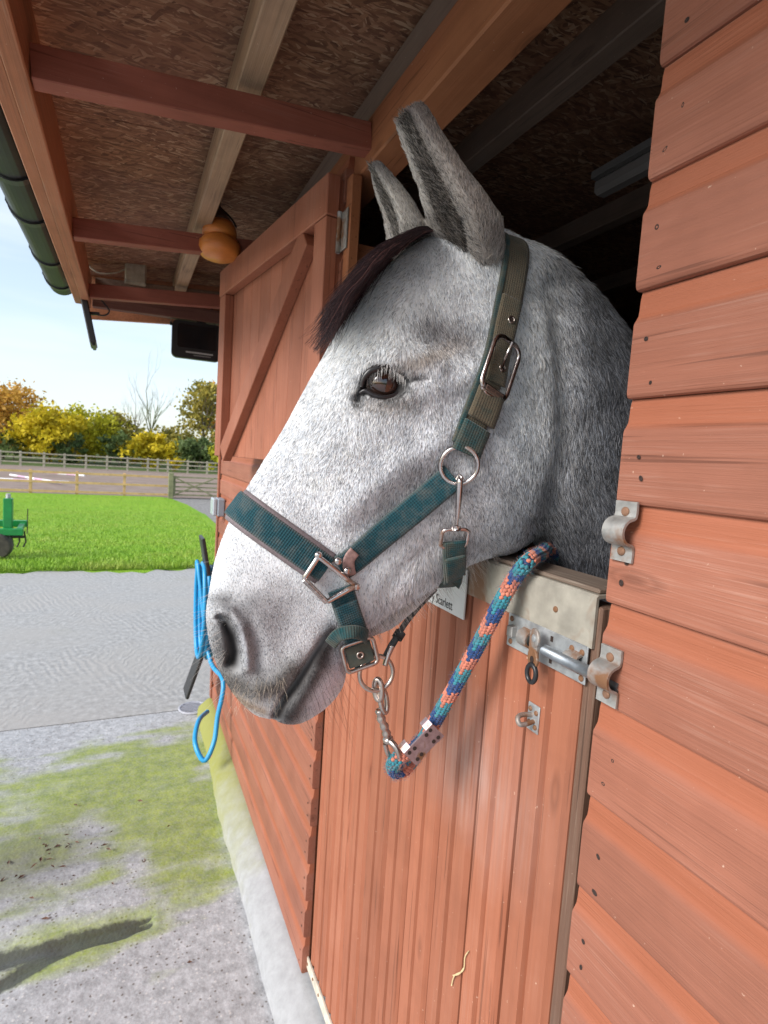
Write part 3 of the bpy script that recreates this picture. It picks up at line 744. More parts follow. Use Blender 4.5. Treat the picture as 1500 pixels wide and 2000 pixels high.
# posts, and backing panels added behind the boards to block light
MB().box((.045, .425, 1.1), (.044, .025, 1.02)).build('door_post', M_frameY, st)
MB().box((.045, 1.445, 1.1), (.044, .025, 1.02)).build('door_post', M_frameY, st)
MB().box((.055, WALL_END-.03, 1.1), (.053, .028, 1.02)).build('corner_post', M_frameY, st)
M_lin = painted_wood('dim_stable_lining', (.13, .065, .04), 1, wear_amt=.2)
MB().box((.011, -.40, 1.12), (.009, .79, 1.05)).build('light_block_panel', M_lin, st)
MB().box((.011, 2.36, 1.12), (.009, .88, 1.05)).build('light_block_panel', M_lin, st)
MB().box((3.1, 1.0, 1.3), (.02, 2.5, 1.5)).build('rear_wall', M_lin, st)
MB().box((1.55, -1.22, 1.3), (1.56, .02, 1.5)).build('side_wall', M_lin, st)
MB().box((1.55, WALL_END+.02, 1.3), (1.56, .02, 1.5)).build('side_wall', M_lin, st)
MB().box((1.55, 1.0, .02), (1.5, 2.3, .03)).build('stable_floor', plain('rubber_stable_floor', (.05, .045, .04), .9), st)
# corner trim of the far end, as seen below the open door leaf
MB().box((-.026, WALL_END-.022, 1.0), (.004, .024, .90)).build('corner_trim', M_clad, st)

# door lintel / wall plate beam
LB, LT = CZ+.695, CZ+.805
MB().box((.0425, 1.05, (LB+LT)/2), (.0425, 2.30, (LT-LB)/2), bev=.004).build('door_lintel', M_frameY, st)
# roof: falls 5 degrees outwards
SL = math.tan(R_(5.0)); XE = -.685
def rz(x, h0): return CZ+h0+x*SL              # height at lateral position x for a height h0 at the wall
MB().box((.05, 1.05, CZ+.848), (.035, 2.30, .042)).build('wall_plate', M_rawd, st)
for y in (-.475, .415, 1.325, 2.215, 3.06):
    a = Vector((XE, y, rz(XE, .752))); b_ = Vector((.0 if y < 3.2 else 0, y, rz(0, .752))); MB().bar(a, b_, .045, .062, bev=.002).build('rafter', M_frameX, st)
for x, mt in ((-.277, M_raw), (.40, M_rawd), (1.15, M_rawd), (1.9, M_rawd)):
    z = rz(x, .812 if x < 0 else .84)
    MB().box((x, 1.04, z+.047), (.0275, 2.3, .047), bev=.003).build('purlin', mt, st)
# OSB sheets with seams
for y0, y1 in ((-1.2, .30), (.302, 1.80), (1.803, 2.62), (2.623, WALL_END+.05)):
    for x0, x1 in ((XE-.04, -.24), (-.2385, .95), (.952, 3.1)):
        z0, z1 = rz(x0, .917), rz(x1, .917)
        v = [(x0, y0, z0), (x1, y0, z1), (x1, y1, z1), (x0, y1, z0)]; v += [(a, b2, c2+.012) for a, b2, c2 in v]
        mesh_obj('roof_panel', v, [(0, 3, 2, 1), (4, 5, 6, 7), (0, 1, 5, 4), (1, 2, 6, 5), (2, 3, 7, 6), (3, 0, 4, 7)], M_osb, st)
v = [(XE-.10, -1.25, rz(XE-.10, .945)), (3.2, -1.25, rz(3.2, .945)), (3.2, WALL_END+.10, rz(3.2, .945)), (XE-.10, WALL_END+.10, rz(XE-.10, .945))]; v += [(a, b2, c2+.02) for a, b2, c2 in v]
mesh_obj('roof_covering', v, [(0, 3, 2, 1), (4, 5, 6, 7), (0, 1, 5, 4), (1, 2, 6, 5), (2, 3, 7, 6), (3, 0, 4, 7)], plain('green_black_roofing', (.05, .06, .045), .8), st)
# fascia boards and gutter
FZ = CZ+.655
MB().box((XE-.018, 1.0, FZ+.075), (.018, 2.25, .075), bev=.003).build('fascia', M_fasc, st)
MB().box((XE-.053, 1.0, FZ+.082), (.0165, 2.24, .072), bev=.003).build('fascia', M_fasc, st)
m, nt, b = new_mat('green_flecked_black_gutter'); N = NT(nt); co = N.objco()
c = N.mix(N.ramp(N.noise(N.mapping(co, (9, 4, 9)), 1.0, 5, .6), [(.56, 0.0), (.8, .4)]), (.016, .018, .019), (.05, .07, .02))  # black with random green flecks mixed in
N.l(c, b.inputs['Base Color']); b.inputs['Roughness'].default_value = .42; b.inputs['Specular IOR Level'].default_value = .3; M_gut = m
gc = (XE-.138, FZ+.130)
prof = [(math.cos(a)*.062, math.sin(a)*.062) for a in np.linspace(math.pi, 2*math.pi, 15)]+[(math.cos(a)*.057, math.sin(a)*.057) for a in np.linspace(2*math.pi, math.pi, 15)]
fix_normals(MB().extrude(prof, (gc[0], -1.25, gc[1]), (gc[0], WALL_END+.02, gc[1]), (1, 0, 0), (0, 0, 1)).build('gutter', M_gut, st, False))
prof2 = [(p*1.10, q*1.10) for p, q in prof[:15]]+[(math.cos(a)*.0625, math.sin(a)*.0625) for a in np.linspace(2*math.pi, math.pi, 15)]
for y in (.2, 1.1, 2.0, 2.35, 2.85, 3.25):
    br = MB().extrude(prof2, (gc[0], y-.016, gc[1]), (gc[0], y+.016, gc[1]), (1, 0, 0), (0, 0, 1))
    br.box((gc[0]-.066, y, gc[1]+.004), (.006, .016, .010)); br.box((XE-.0735, y, gc[1]+.004), (.0035, .014, .05))
    fix_normals(br.build('gutter_bracket', M_black, st))
# verge: end boards of the roof
MB().bar((XE-.03, WALL_END+.075, rz(XE-.03, .815)), (.0, WALL_END+.075, rz(0, .815)), .028, .235, bev=.003).build('verge_board', M_fasc, st)
MB().bar((XE, WALL_END-.02, CZ+.715), (.0, WALL_END-.02, CZ+.725), .05, .07, bev=.003).build('tie_beam', painted_wood('dark_tie_beam_wood', (.14, .06, .045), 0), st)
MB().bar((XE+.02, WALL_END-.16, CZ+.76), (.0, WALL_END-.16, CZ+.80), .045, .06, bev=.003).build('tie_beam', M_rawd, st)

# ------------------------------------------------------------------ lower door (closed)
ld = MB(); DT = CZ-.1417-.012       # door top under the capping
ld.box((.030, (DOOR0+DOOR1)/2, DT-.055), (.012, (DOOR1-DOOR0)/2-.003, .05)); ld.box((.030, (DOOR0+DOOR1)/2, .22), (.012, (DOOR1-DOOR0)/2-.003, .06))
lower = ld.build('lower_door', M_leaf, st)
PW = .0975; y = DOOR0+.022; k = 0
while y < DOOR1-.012:
    y1 = min(y+PW, DOOR1-.004); gap = .0035 if k not in (1, 4, 7) else .0070
    w = y1-y; g = gap/2; mid = w/2
    pr = [(.017, g), (.014, g), (.006, g+.001), (-.001, g+.008), (-.001, mid-.0060), (.0075, mid-.0018), (.0075, mid+.0018), (-.001, mid+.0060), (-.001, w-g-.008), (.006, w-g-.001), (.014, w-g), (.017, w-g)]
    if w < .06: pr = [(.017, g), (.003, g), (-.001, g+.005), (-.001, w-g-.005), (.003, w-g), (.017, w-g)]
    o = MB().extrude(pr, (0, y, .135+random.uniform(0, .004)), (0, y, DT-.004), (1, 0, 0), (0, 1, 0)).build('door_board', M_door, lower); fix_normals(o)
    y = y1; k += 1
MB().box((.021, DOOR0+.010, (DT+.135)/2), (.020, .0095, (DT-.135)/2-.002), bev=.002).build('edge_strip', M_endgrain, lower)
# capping: L-shaped worn metal over the top edge
cap_t = CZ-.1417
cp = [(-.004, -.064), (-.004, -.003), (-.001, 0), (.062, 0), (.062, -.004), (.0, -.004), (.0, -.064)]
fix_normals(MB().extrude(cp, (0, DOOR0+.006, cap_t), (0, DOOR1-.004, cap_t), (1, 0, 0), (0, 0, 1)).build('top_capping', M_cap, lower))
m, nt, b = new_mat('worn_top_rail_wood'); 
M_toprail = painted_wood('chewed_top_rail_wood', (.17, .12, .09), 1, dark=.5, wear=(.4, .34, .27), wear_amt=.8, bump=.6)
MB().box((.0325, (DOOR0+DOOR1)/2, cap_t+.0035), (.0295, (DOOR1-DOOR0)/2-.01, .003), bev=.0015).build('top_rail', M_toprail, lower)
def screw(p, parent, r=.0042, ax=(-1, 0, 0), mat=None):
    o = MB().lathe([(r, -.001), (r, .0006), (r*.7, .0018), (r*.25, .0020)], p, ax, 12).build('screw', mat or M_screw, parent); return o
screw(onX(1085, 1190, -.0045), lower, .004)
# bolt: back plate, rails, sliding bar, swivel handle, ring
bz = onX(1075, 1268, -.006).z; by0 = onX(1150, 1300, -.006).y+.004; by1 = onX(992, 1220, -.006).y
MB().box((-.0045, (by0+by1)/2, bz), (.0016, (by1-by0)/2, .0235), bev=.001).build('bolt_plate', M_galv, lower)
MB().tube([(-.016, by0-.062, bz), (-.016, by0+.062, bz)], .0072, 14).build('bolt_bar', metal_mat('blue_grey_steel_bar', (.30, .33, .36), .12, .4, .8), lower, True)
def omega(y0, y1, z, r, tab, t=.0026, off=-.004, th=None):
    """strap bent over a bar along Y: tabs up and down"""
    path = [(off, r+tab)]+[(off, r+.003)]
    path += [(off-.013-math.cos(a)*0-r*math.sin(a)*1.0+.010, r*math.cos(a)*1.0) for a in np.linspace(.25, math.pi-.25, 13)]
    path += [(off, -r-.003), (off, -r-tab)]
    P = spline(path, 44); out = []; inn = []
    for i in range(len(P)):
        tt = P[min(i+1, len(P)-1)]-P[max(i-1, 0)]; tt /= np.linalg.norm(tt); nn = np.array([tt[1], -tt[0]])
        out.append(tuple(P[i]+nn*t/2)); inn.append(tuple(P[i]-nn*t/2))
    mb = MB()
    mb.extrude(out+inn[::-1], (0, y0, z), (0, y1, z), (1, 0, 0), (0, 0, 1)); return mb
for yy_ in (by0+.006, ): fix_normals(omega(yy_, yy_+.024, bz, .0105, .010).build('bolt_guide', M_galvr, lower))
fix_normals(omega(by1-.055, by1-.035, bz, .0105, .010).build('bolt_guide', M_galvr, lower))
hb = Vector((-.026, by0+.066, bz))
hd = MB()
hd.lathe([(.0115, -.002), (.0125, -.001), (.0125, .001), (.0115, .002)], hb+Vector((0, .004, .014)), (-1, .25, 0), 20)
hd.lathe([(.0125, -.002), (.0135, -.001), (.0135, .001), (.0125, .002)], hb+Vector((0, .004, -.013)), (-1, .25, 0), 20)
hd.bar(hb+Vector((0, .004, .016)), hb+Vector((0, .004, -.016)), .016, .0038, (1, 0, 0))
hd.build('bolt_handle', M_galvr, lower)
MB().lathe([(.0045, -.001), (.0045, .0012)], hb+Vector((-.0022, .003, -.014)), (-1, .25, 0), 12).build('handle_hole', M_hole, lower)
MB().lathe([(.0050, -.001), (.0050, .0012), (.003, .002)], hb+Vector((-.0022, .003, .014)), (-1, .25, 0), 12).build('handle_rivet', M_galv, lower)
rg = hb+Vector((-.004, .0, -.031)); MB().tube([rg+Vector((0, math.cos(a)*.0085, math.sin(a)*.0115)) for a in np.linspace(0, 2*math.pi, 21)[:-1]], .0032, 8, closed=True).build('bolt_ring', M_black, lower, True)
for px, py in ((1137, 1275), (1135, 1325), (1117, 1266), (1000, 1208), (997, 1252)): screw(onX(px, py, -.0062), lower, .0040)
MB().box(onX(1001, 1232, -.009), (.006, .006, .0075), bev=.001).build('bolt_stop', M_galvr, lower)
MB().box(onX(1078, 1248, -.0063), (.0006, .0022, .0035)).build('plate_slot', M_hole, lower)
MB().box(onX(1075, 1291, -.0063), (.0006, .0022, .0030)).build('plate_slot', M_hole, lower)
# staple plate below the bolt
pc = onX(1041, 1402, -.003)
a = onX(1031, 1362, -.003); c_ = onX(1053, 1445, -.003)
MB().box((-.0022, pc.y, pc.z), (.0012, .0115, (a.z-c_.z)/2-.004), bev=.0008).build('staple_plate', M_galv, lower)
hh_ = (a.z-c_.z)/2-.012
for sy, sz in ((.006, 1), (-.006, .82), (.006, -.72), (-.006, -1)): screw((-.0036, pc.y+sy, pc.z+sz*hh_), lower, .0036)
pts = [(-.003, pc.y+.003, pc.z+.003), (-.018, pc.y+.005, pc.z+.004), (-.027, pc.y+.002, pc.z+.002), (-.027, pc.y-.003, pc.z-.004), (-.018, pc.y-.004, pc.z-.005), (-.003, pc.y-.002, pc.z-.004)]
MB().tube(vspline(pts, 22), .0033, 9).build('staple', M_galvr, lower, True)
# strap hinge low on the door
hz = .30
hy = onX(592, 1860, -.012); 
MB().tube([(-.012, hy.y, hy.z-.035), (-.012, hy.y, hy.z+.035)], .0065, 10).build('hinge_pin', M_galvr, lower, True)
e_ = onX(650, 1995, -.006)
MB().bar((-.0045, hy.y-.004, hy.z-.012), (-.0045, hy.y-.42, hy.z-.012), .004, .034).build('hinge_strap', plain('cream_hinge_paint', (.58, .52, .42), .6, noise_amt=.25), lower)
for k in range(3): screw((-.0068, hy.y-.03-.05*k, hy.z-.012), lower, .004)

# keepers on the wall beside the door
def keeper(px, py, px2, py2):
    z1 = onX(px, py, -.024).z; z2 = onX(px2, py2, -.024).z; zc_ = (z1+z2)/2; hh2 = abs(z1-z2)/2
    yk = .450
    o = fix_normals(omega(yk-.030, yk-.002, zc_, .0135, hh2-.0135, .003, -.0235).build('bolt_keeper', M_galvr, st))
    for q in (hh2-.011, -hh2+.011): 
        s_ = MB().lathe([(.0050, -.001), (.0050, .0008), (.0035, .0022), (.001, .0024)], (-.0250, yk-.016, zc_+q), (-1, 0, 0), 12).build('screw', M_screw, o)
keeper(1218, 978, 1213, 1096); keeper(1190, 1262, 1190, 1378)

# ------------------------------------------------------------------ upper door leaf, swung open against the wall
up = empty('upper_door'); up.parent = st
AL = R_(6.8); ud = Vector((-math.sin(AL), math.cos(AL), 0)); un = Vector((-math.cos(AL), -math.sin(AL), 0))
uo = Vector((-.010, 1.425, 0)); L = .99; T = .055
UT, UB = CZ+.702, CZ-.030
def upt(s, z, n): return uo+ud*s+un*n+Vector((0, 0, z))
def upbox(name, s0, s1, z0, z1, n0, n1, mat, bev=.002):
    B = Matrix((ud, un, Vector((0, 0, 1)))).transposed()
    return MB().box(upt((s0+s1)/2, (z0+z1)/2, (n0+n1)/2), ((s1-s0)/2, (n1-n0)/2, (z1-z0)/2), B, bev).build(name, mat, up)
np_ = 10; pw = (L-.01)/np_
for k in range(np_):
    B = Matrix((ud, un, Vector((0, 0, 1)))).transposed()
    MB().box(upt(.005+pw*(k+.5), (UT+UB)/2, .010), (pw/2-.0008, .010, (UT-UB)/2-.003), B, .002).build('door_board', M_leaf, up)
FW = .085
upbox('door_stile', 0, FW*.85, UB+.002, UT-.102, .0205, T, M_leaf)
upbox('door_stile', L-FW*.9, L, UB+.002, UT-.102, .0205, T, M_leaf)
upbox('top_frame_rail', -.004, L+.003, UT-.10, UT, .0205, T+.0025, M_leaf, .003)
a = upt(L-FW*.9-.02, UB+.012, .037); b_ = upt(FW*.85+.075, UT-.108, .037)
MB().bar(a, b_, .075, .033, tuple(un), .002).build('door_brace', M_leaf, up)
# bottom guard board on the wall below the leaf
zt = UB-.004
# hinge between leaf and post
hp = onX(686, 430, -.03)
for dz, hgt in ((0, .05),):
    mb = MB(); mb.tube([(-.030, 1.418, hp.z-hgt), (-.030, 1.418, hp.z+hgt)], .0065, 12)
    mb.build('hinge_barrel', M_galvr, up, True)
    MB().box((-.0235, 1.395, hp.z), (.0012, .022, .048)).build('hinge_leaf', M_galvr, up)
MB().box((-.006, 1.386, CZ+.28), (.014, .018, .412), bev=.003).build('door_stop', M_frameY, st)

# ------------------------------------------------------------------ fittings
# floodlight hanging from the verge
fl = empty('floodlight'); YF = WALL_END-.02
c0 = onY(384, 667, YF); fl.location = c0; tag(fl, 'black rectangular floodlight hung on wires under the roof end', 'floodlight')
wv_ = (onY(432, 672, YF)-onY(336, 660, YF)).length/2; hv = abs(onY(384, 632, YF).z-onY(384, 704, YF).z)/2
def rrect(w, h, r, n=5):
    out = []
    for cx, cy, a0 in ((w-r, h-r, 0), (-w+r, h-r, 90), (-w+r, -h+r, 180), (w-r, -h+r, 270)):
        for k in range(n+1):
            a = R_(a0+90*k/n); out.append((cx+r*math.cos(a), cy+r*math.sin(a)))
    return out
fix_normals(MB().extrude(rrect(wv_, hv, .03), (0, -.02, 0), (0, .02, 0), (1, 0, 0), (0, 0, 1)).build('lamp_body', M_black, fl))
fix_normals(MB().extrude(rrect(wv_*.78, hv*.62, .012), (.0, -.0225, .018), (0, -.019, .018), (1, 0, 0), (0, 0, 1)).build('lamp_glass', plain('dark_lamp_glass', (.012, .012, .014), .12), fl))
MB().box((.015, -.021, -hv*.66), (wv_*.55, .0018, .004)).build('label_strip', plain('pale_grey_print', (.42, .42, .42), .5), fl)
MB().box((.03, -.021, -hv*.80), (wv_*.35, .0018, .0025)).build('label_strip', plain('grey_print', (.22, .22, .22), .5), fl)
MB().box((.02, 0, hv+.006), (.025, .012, .007), bev=.002).build('lamp_clip', M_black, fl)
for sx in (-1, 1):
    MB().box((sx*(wv_+.005), 0, hv*.78), (.006, .01, .009), bev=.002).build('lamp_lug', M_black, fl)
    MB().tube([(sx*(wv_+.006), 0, hv*.78), (sx*(wv_+.004), 0, hv+.09)], .0022, 6).build('hanging_wire', M_galvr, fl, True)
MB().tube(vspline([(wv_*.7, 0, hv), (wv_*.8, .0, hv+.03), (wv_*.86, .03, hv+.05), (wv_*.6, .04, hv+.10)], 14), .003, 6).build('lamp_cable', M_black, fl, True)
# second lamp, seen edge on, below the fascia
f2 = empty('edge_floodlight'); YB = WALL_END-.18
a = onY(165, 588, YB); b_ = onY(184, 678, YB); f2.location = a; tag(f2, 'thin black lamp seen edge on hanging under the gutter corner', 'floodlight')
d_ = b_-a
MB().bar((0, 0, 0), d_*.97, .20, .030, tuple(ray(175, 630).cross(d_)), .005).build('lamp_body', M_black, f2)
MB().bar(d_*.95, d_*1.02, .16, .016, tuple(ray(175, 630).cross(d_)), .003).build('lamp_edge', M_black, f2)
MB().tube(vspline([d_*.30+Vector((.03, -.05, 0)), d_*.30+Vector((.075, -.05, .0)), d_*.22+Vector((.10, -.05, .01)), d_*.05+Vector((.07, -.05, .02)), (.03, -.02, .06)], 20), .004, 6).build('lamp_cable', M_black, f2, True)
MB().bar(d_*.30+Vector((.012, -.05, 0)), d_*.30+Vector((.055, -.05, .004)), .014, .014).build('cable_gland', M_black, f2)
# junction box under the roof
YJ = WALL_END-.20; jc = onY(265, 534, YJ); jr = 17*YJ/F_PX
jb = empty('junction_box'); jb.location = jc; tag(jb, 'small square grey junction box under the roof end', 'junction box')
M_jb = plain('dirty_grey_plastic', (.36, .32, .25), .6, noise_amt=.25)
MB().box((0, 0, 0), (jr, .02, jr*1.1), bev=.005).build('box_body', M_jb, jb); MB().box((0, -.022, 0), (jr*.88, .003, jr*.97), bev=.002).build('box_lid', M_jb, jb)
MB().tube(vspline([(-jr, 0, .01), (-jr*2, -.01, -.02), (-jr*3.5, -.01, -.03), (-jr*5, .0, .03)], 16), .004, 6).build('box_cable', M_jb, jb, True)
# hanging orange lick
hl = empty('hanging_lick'); YL = 2.06; lc = onY(429, 462, YL); S = YL/F_PX*1.0
lc = dep(429, 462, 2.05); S = 2.05/F_PX
hl.location = lc; tag(hl, 'amber two tiered hanging horse lick on a rope below the roof', 'horse lick')
m, nt, b = new_mat('amber_lick'); N = NT(nt)
N.l(N.ramp(N.noise(N.mapping(N.objco(), (6, 6, 25)), 1.0, 4, .6), [(.3, (.50, .15, .03)), (.7, (.80, .29, .06))]), b.inputs['Base Color'])
b.inputs['Roughness'].default_value = .35; b.inputs['Subsurface Weight'].default_value = 0.15; b.inputs['Subsurface Radius'].default_value = (.02, .008, .003); M_amber = m
up_ = (-cd)
MB().lathe([(.004, -43*S), (26*S, -42*S), (36*S, -37*S), (41*S, -27*S), (40*S, -16*S), (34*S, -8*S), (28*S, -4*S)], (0, 0, 0), up_, 28).build('lower_tier', M_amber, hl, True)
MB().lathe([(29*S, -7*S), (33*S, 1*S), (32*S, 14*S), (27*S, 24*S), (22*S, 28*S)], (0, 0, 0), up_, 28).build('upper_tier', M_amber, hl, True)
MB().lathe([(26*S, 25*S), (17*S, 38*S), (7*S, 50*S), (2*S, 56*S)], (0, 0, 0), up_, 20).build('lick_cap', plain('dark_lick_cap', (.10, .055, .03), .6), hl, True)
for sx in (-1, 1): MB().tube(vspline([up_*(18*S)+cr*(sx*33*S), up_*(36*S)+cr*(sx*22*S), up_*(58*S)], 10), .0035, 6).build('cord', M_black, hl, True)
MB().tube([up_*(54*S), up_*(54*S)+Vector((0, 0, .30))], .003, 6).build('hanging_rope', M_black, hl, True)
# strip light inside the stable
tl = empty('strip_light'); a = dep(1168, 372, 1.62); b_ = a+Vector((0, -.75, 0)); tl.location = a
tag(tl, 'long pale strip light under the dark inner roof', 'light')
MB().bar((0, 0, 0), b_-a, .05, .045, bev=.012).build('diffuser', plain('dusty_diffuser', (.20, .18, .165), .5), tl)
MB().bar((0, .0, .033), b_-a+Vector((0, 0, .033)), .06, .02).build('light_base', plain('dull_white_metal', (.15, .14, .13), .5), tl)
# weatherproof socket on the wall near the corner
YS = 2.98; s0 = onX(430, 990, -.04); sk = empty('wall_socket'); sk.location = (-.022, s0.y, s0.z); tag(sk, 'grey weatherproof socket box on the wall corner', 'socket')
M_sock = plain('blue_grey_plastic', (.27, .31, .36), .45)
sw = .048
MB().box((-.020, 0, 0), (.020, .055, sw), bev=.006).build('socket_box', M_sock, sk); MB().box((-.052, 0, .002), (.011, .052, sw*.95), bev=.005).build('socket_lid', plain('clear_grey_lid', (.40, .45, .50), .25), sk)
# hose hanger and hose
hh = empty('hose_hanger'); HY = 3.08; hx = onY(404, 1075, HY).x; ht = onY(402, 1045, HY).z; tag(hh, 'black plastic hose hanger with flared arms on the wall', 'hose hanger')
hh.location = (-.02, HY, 0)
zt1 = onY(404, 1105, HY).z; zb = onY(388, 1350, HY).z; zb1 = onY(395, 1270, HY).z
mb = MB(); mb.box((-.012, 0, (zt1+zb1)/2), (.010, .04, (zt1-zb1)/2)); mb.build('back_plate', M_black, hh)
dx = hx+.02
for nm, z0, z1, dxe, dy in (('upper_arm', zt1-.03, ht, dx-.035, -.06), ('lower_arm', zb1+.03, zb, dx-.085, -.02)):
    mb = MB(); mb.bar((-.01, dy, z0), (dx, dy, z0+.01*(1 if z1 > z0 else -1)), .09, .03, (0, 0, 1), .004); mb.build(nm, M_black, hh)
    mb = MB(); mb.bar((dx+.006, dy, z0-.03*(1 if z1 > z0 else -1)), (dxe, dy, z1), .14, .018, (1, 0, 0), .004); mb.build('flared_tip', M_black, hh)
M_hose = plain('blue_hose_rubber', (.02, .30, .60), .35, noise_amt=.12, nscale=15)
pts = []
for k in range(5):
    xo = -.045-.021*k; zc_ = (zt1+zb1)/2; hb_ = (zt1-zb1)/2
    for q in range(16):
        a = 2*math.pi*q/16+math.pi/2
        pts.append((xo-.021*q/16, HY-.03+(.10+.012*k)*math.cos(a), zc_+(hb_-.005)*max(-1.18, min(1.02, 1.12*math.sin(a)))+.01*math.sin(k*2+q)))
e1_ = dep(436, 1330, 2.75); bt = [dep(425, 1400, 2.7), dep(418, 1450, 2.66), dep(399, 1486, 2.62), dep(381, 1450, 2.66), dep(388, 1408, 2.78), dep(405, 1390, 2.95)]
pts += [(-.10, HY-.14, zb1+.02), e1_]+bt
ho = MB().tube(vspline(pts, 420), .0115, 10).build('garden_hose', M_hose, None, True); tag(ho, 'bright blue garden hose coiled on the wall hanger', 'hose')
# drain cover
dc = onZ(377, 1385, 0.0); dr = empty('drain_cover'); dr.location = (dc.x, dc.y, .004); tag(dr, 'round grey slotted drain cover on the concrete', 'drain cover')
M_dr = plain('pale_grey_plastic', (.40, .40, .44), .5, noise_amt=.15)
MB().tube([(math.cos(a)*.078, math.sin(a)*.078, .004) for a in np.linspace(0, 2*math.pi, 33)[:-1]], .007, 8, closed=True).build('rim', M_dr, dr, True)
MB().lathe([(.075, 0), (.075, .002)], (0, 0, 0), n=28).build('well', plain('drain_shadow', (.05, .05, .06), .8), dr)
for k in range(-3, 4):
    w = math.sqrt(.073**2-(k*.02)**2); MB().bar((-w, k*.02, .005), (w, k*.02, .005), .008, .005).build('slat', M_dr, dr)

# ------------------------------------------------------------------ the horse
PHI = R_(18); Zup = Vector((0, 0, 1))
Fh = Vector((fwd.x, fwd.y, 0)).normalized(); Rh = Vector((Fh.y, -Fh.x, 0))
e1 = Rh*math.cos(PHI)+Fh*math.sin(PHI); hn = -Fh*math.cos(PHI)+Rh*math.sin(PHI)     # hn: towards the horse's left side (camera)
P0 = dep(700, 850, .79)
def onH(px, py, w=0.0):
    d = ray(px, py); t = (P0+hn*w-CAM).dot(hn)/d.dot(hn); return CAM+d*t
def ab(px, py):
    p = onH(px, py)-P0; return p.dot(e1), p.z
ST = [  # dorsal px, ventral px, half width, widest position, top roundness, bottom roundness
 (492, 1388, 530, 1393, .016, .50, 2.0, 2.0),
 (470, 1366, 550, 1396, .030, .50, 2.2, 2.2),
 (448, 1340, 588, 1404, .040, .50, 2.3, 2.2),
 (427, 1303, 636, 1376, .047, .48, 2.4, 2.2),
 (410, 1255, 668, 1336, .051, .45, 2.4, 2.2),
 (403, 1200, 678, 1288, .052, .42, 2.3, 2.2),
 (410, 1150, 690, 1258, .050, .42, 2.2, 2.3),
 (422, 1090, 725, 1240, .049, .42, 2.2, 2.4),
 (444, 1030, 765, 1222, .051, .42, 2.2, 2.6),
 (474, 970, 805, 1188, .055, .42, 2.3, 2.8),
 (514, 905, 842, 1150, .062, .40, 2.4, 3.0),
 (557, 835, 880, 1115, .071, .38, 2.5, 3.2),
 (595, 765, 915, 1096, .082, .36, 2.6, 3.4),
 (632, 700, 950, 1085, .092, .35, 2.7, 3.4),
 (672, 632, 985, 1078, .097, .36, 2.7, 3.4),
 (718, 565, 1015, 1062, .093, .40, 2.5, 3.2),
 (772, 508, 1038, 1052, .086, .45, 2.4, 3.0),
 (838, 465, 1058, 1062, .078, .50, 2.3, 2.6),
 (920, 445, 1085, 1110, .074, .50, 2.2, 2.4),
 (1000, 462, 1120, 1195, .074, .52, 2.0, 2.2),
 (1085, 508, 1165, 1330, .080, .55, 1.9, 2.1),
 (1165, 585, 1235, 1500, .092, .58, 1.8, 2.0),
 (1250, 690, 1335, 1700, .115, .60, 1.8, 2.0),
 (1345, 780, 1460, 1900, .16, .60, 1.8, 2.0),
 (1460, 830, 1600, 2100, .21, .58, 1.9, 2.0),
]
rows = []
for dx, dy, vx, vy, w, m_, pt, pb in ST: rows.append((*ab(dx, dy), *ab(vx, vy), w, m_, pt, pb))
NS, NR = 430, 130
Q = spline(rows, NS)
a0, b0, a1, b1, W_, m_, pt, pb = [Q[:, i][:, None] for i in range(8)]
tau = np.linspace(0, math.pi, NR)[None, :]
vv = (1-np.cos(tau))/2                                  # 0 dorsal .. 1 ventral
s1 = np.clip((m_-vv)/m_, 0, 1); s2 = np.clip((vv-m_)/(1-m_), 0, 1)
wprof = np.where(vv < m_, np.sqrt(np.clip(1-s1**pt, 0, 1)), np.sqrt(np.clip(1-s2**pb, 0, 1)))
A_ = a0+(a1-a0)*vv; B_ = b0+(b1-b0)*vv; Wd_ = W_*wprof
P0n = np.array(P0); e1n = np.array(e1); hnn = np.array(hn); crn = np.array(cr); cdn = np.array(cd); fwn = np.array(fwd); CN = np.array(CAM)
def to3(a, b, w): return P0n+a[..., None]*e1n+b[..., None]*np.array([0, 0, 1.])+w[..., None]*hnn
def projn(p):
    q = p-CN; z = q@fwn; return 750+F_PX*(q@crn)/z, 1000+F_PX*(q@cdn)/z
PX, PY = projn(to3(A_, B_, Wd_))
env = np.clip(wprof*1.6, 0, 1)
def G(x, y, rx, ry, ang=0):
    c, s = math.cos(R_(ang)), math.sin(R_(ang)); u = (PX-x)*c+(PY-y)*s; v = -(PX-x)*s+(PY-y)*c
    return np.exp(-(u/rx)**2-(v/ry)**2)
def PL(pts):       # distance in px to a polyline, and parameter
    best = np.full(PX.shape, 1e9); tb = np.zeros(PX.shape); n = len(pts)-1
    for i in range(n):
        (x0, y0), (x1, y1) = pts[i], pts[i+1]; dx, dy = x1-x0, y1-y0
        t = np.clip(((PX-x0)*dx+(PY-y0)*dy)/(dx*dx+dy*dy), 0, 1); d = np.hypot(PX-x0-t*dx, PY-y0-t*dy)
        k = d < best; best = np.where(k, d, best); tb = np.where(k, (i+t)/n, tb)
    return best, tb
def sm(d, w): return np.exp(-(d/w)**2)
MM = .001
D = np.zeros_like(PX)
D += 7*MM*G(745, 742, 75, 58, 10)                       # eyeball bulge
D += 7*MM*sm(PL([(690, 705), (740, 690), (800, 695), (850, 715)])[0], 24)   # brow
D -= 9*MM*G(872, 655, 62, 34, 20)                       # hollow above the eye
D += 5*MM*sm(PL([(800, 770), (880, 750), (950, 700)])[0], 26)               # cheekbone arch
D += 6.5*MM*sm(PL([(860, 860), (790, 900), (720, 955), (665, 1005)])[0], 26)   # facial crest
D -= 5*MM*sm(PL([(880, 915), (800, 965), (730, 1020)])[0], 30)
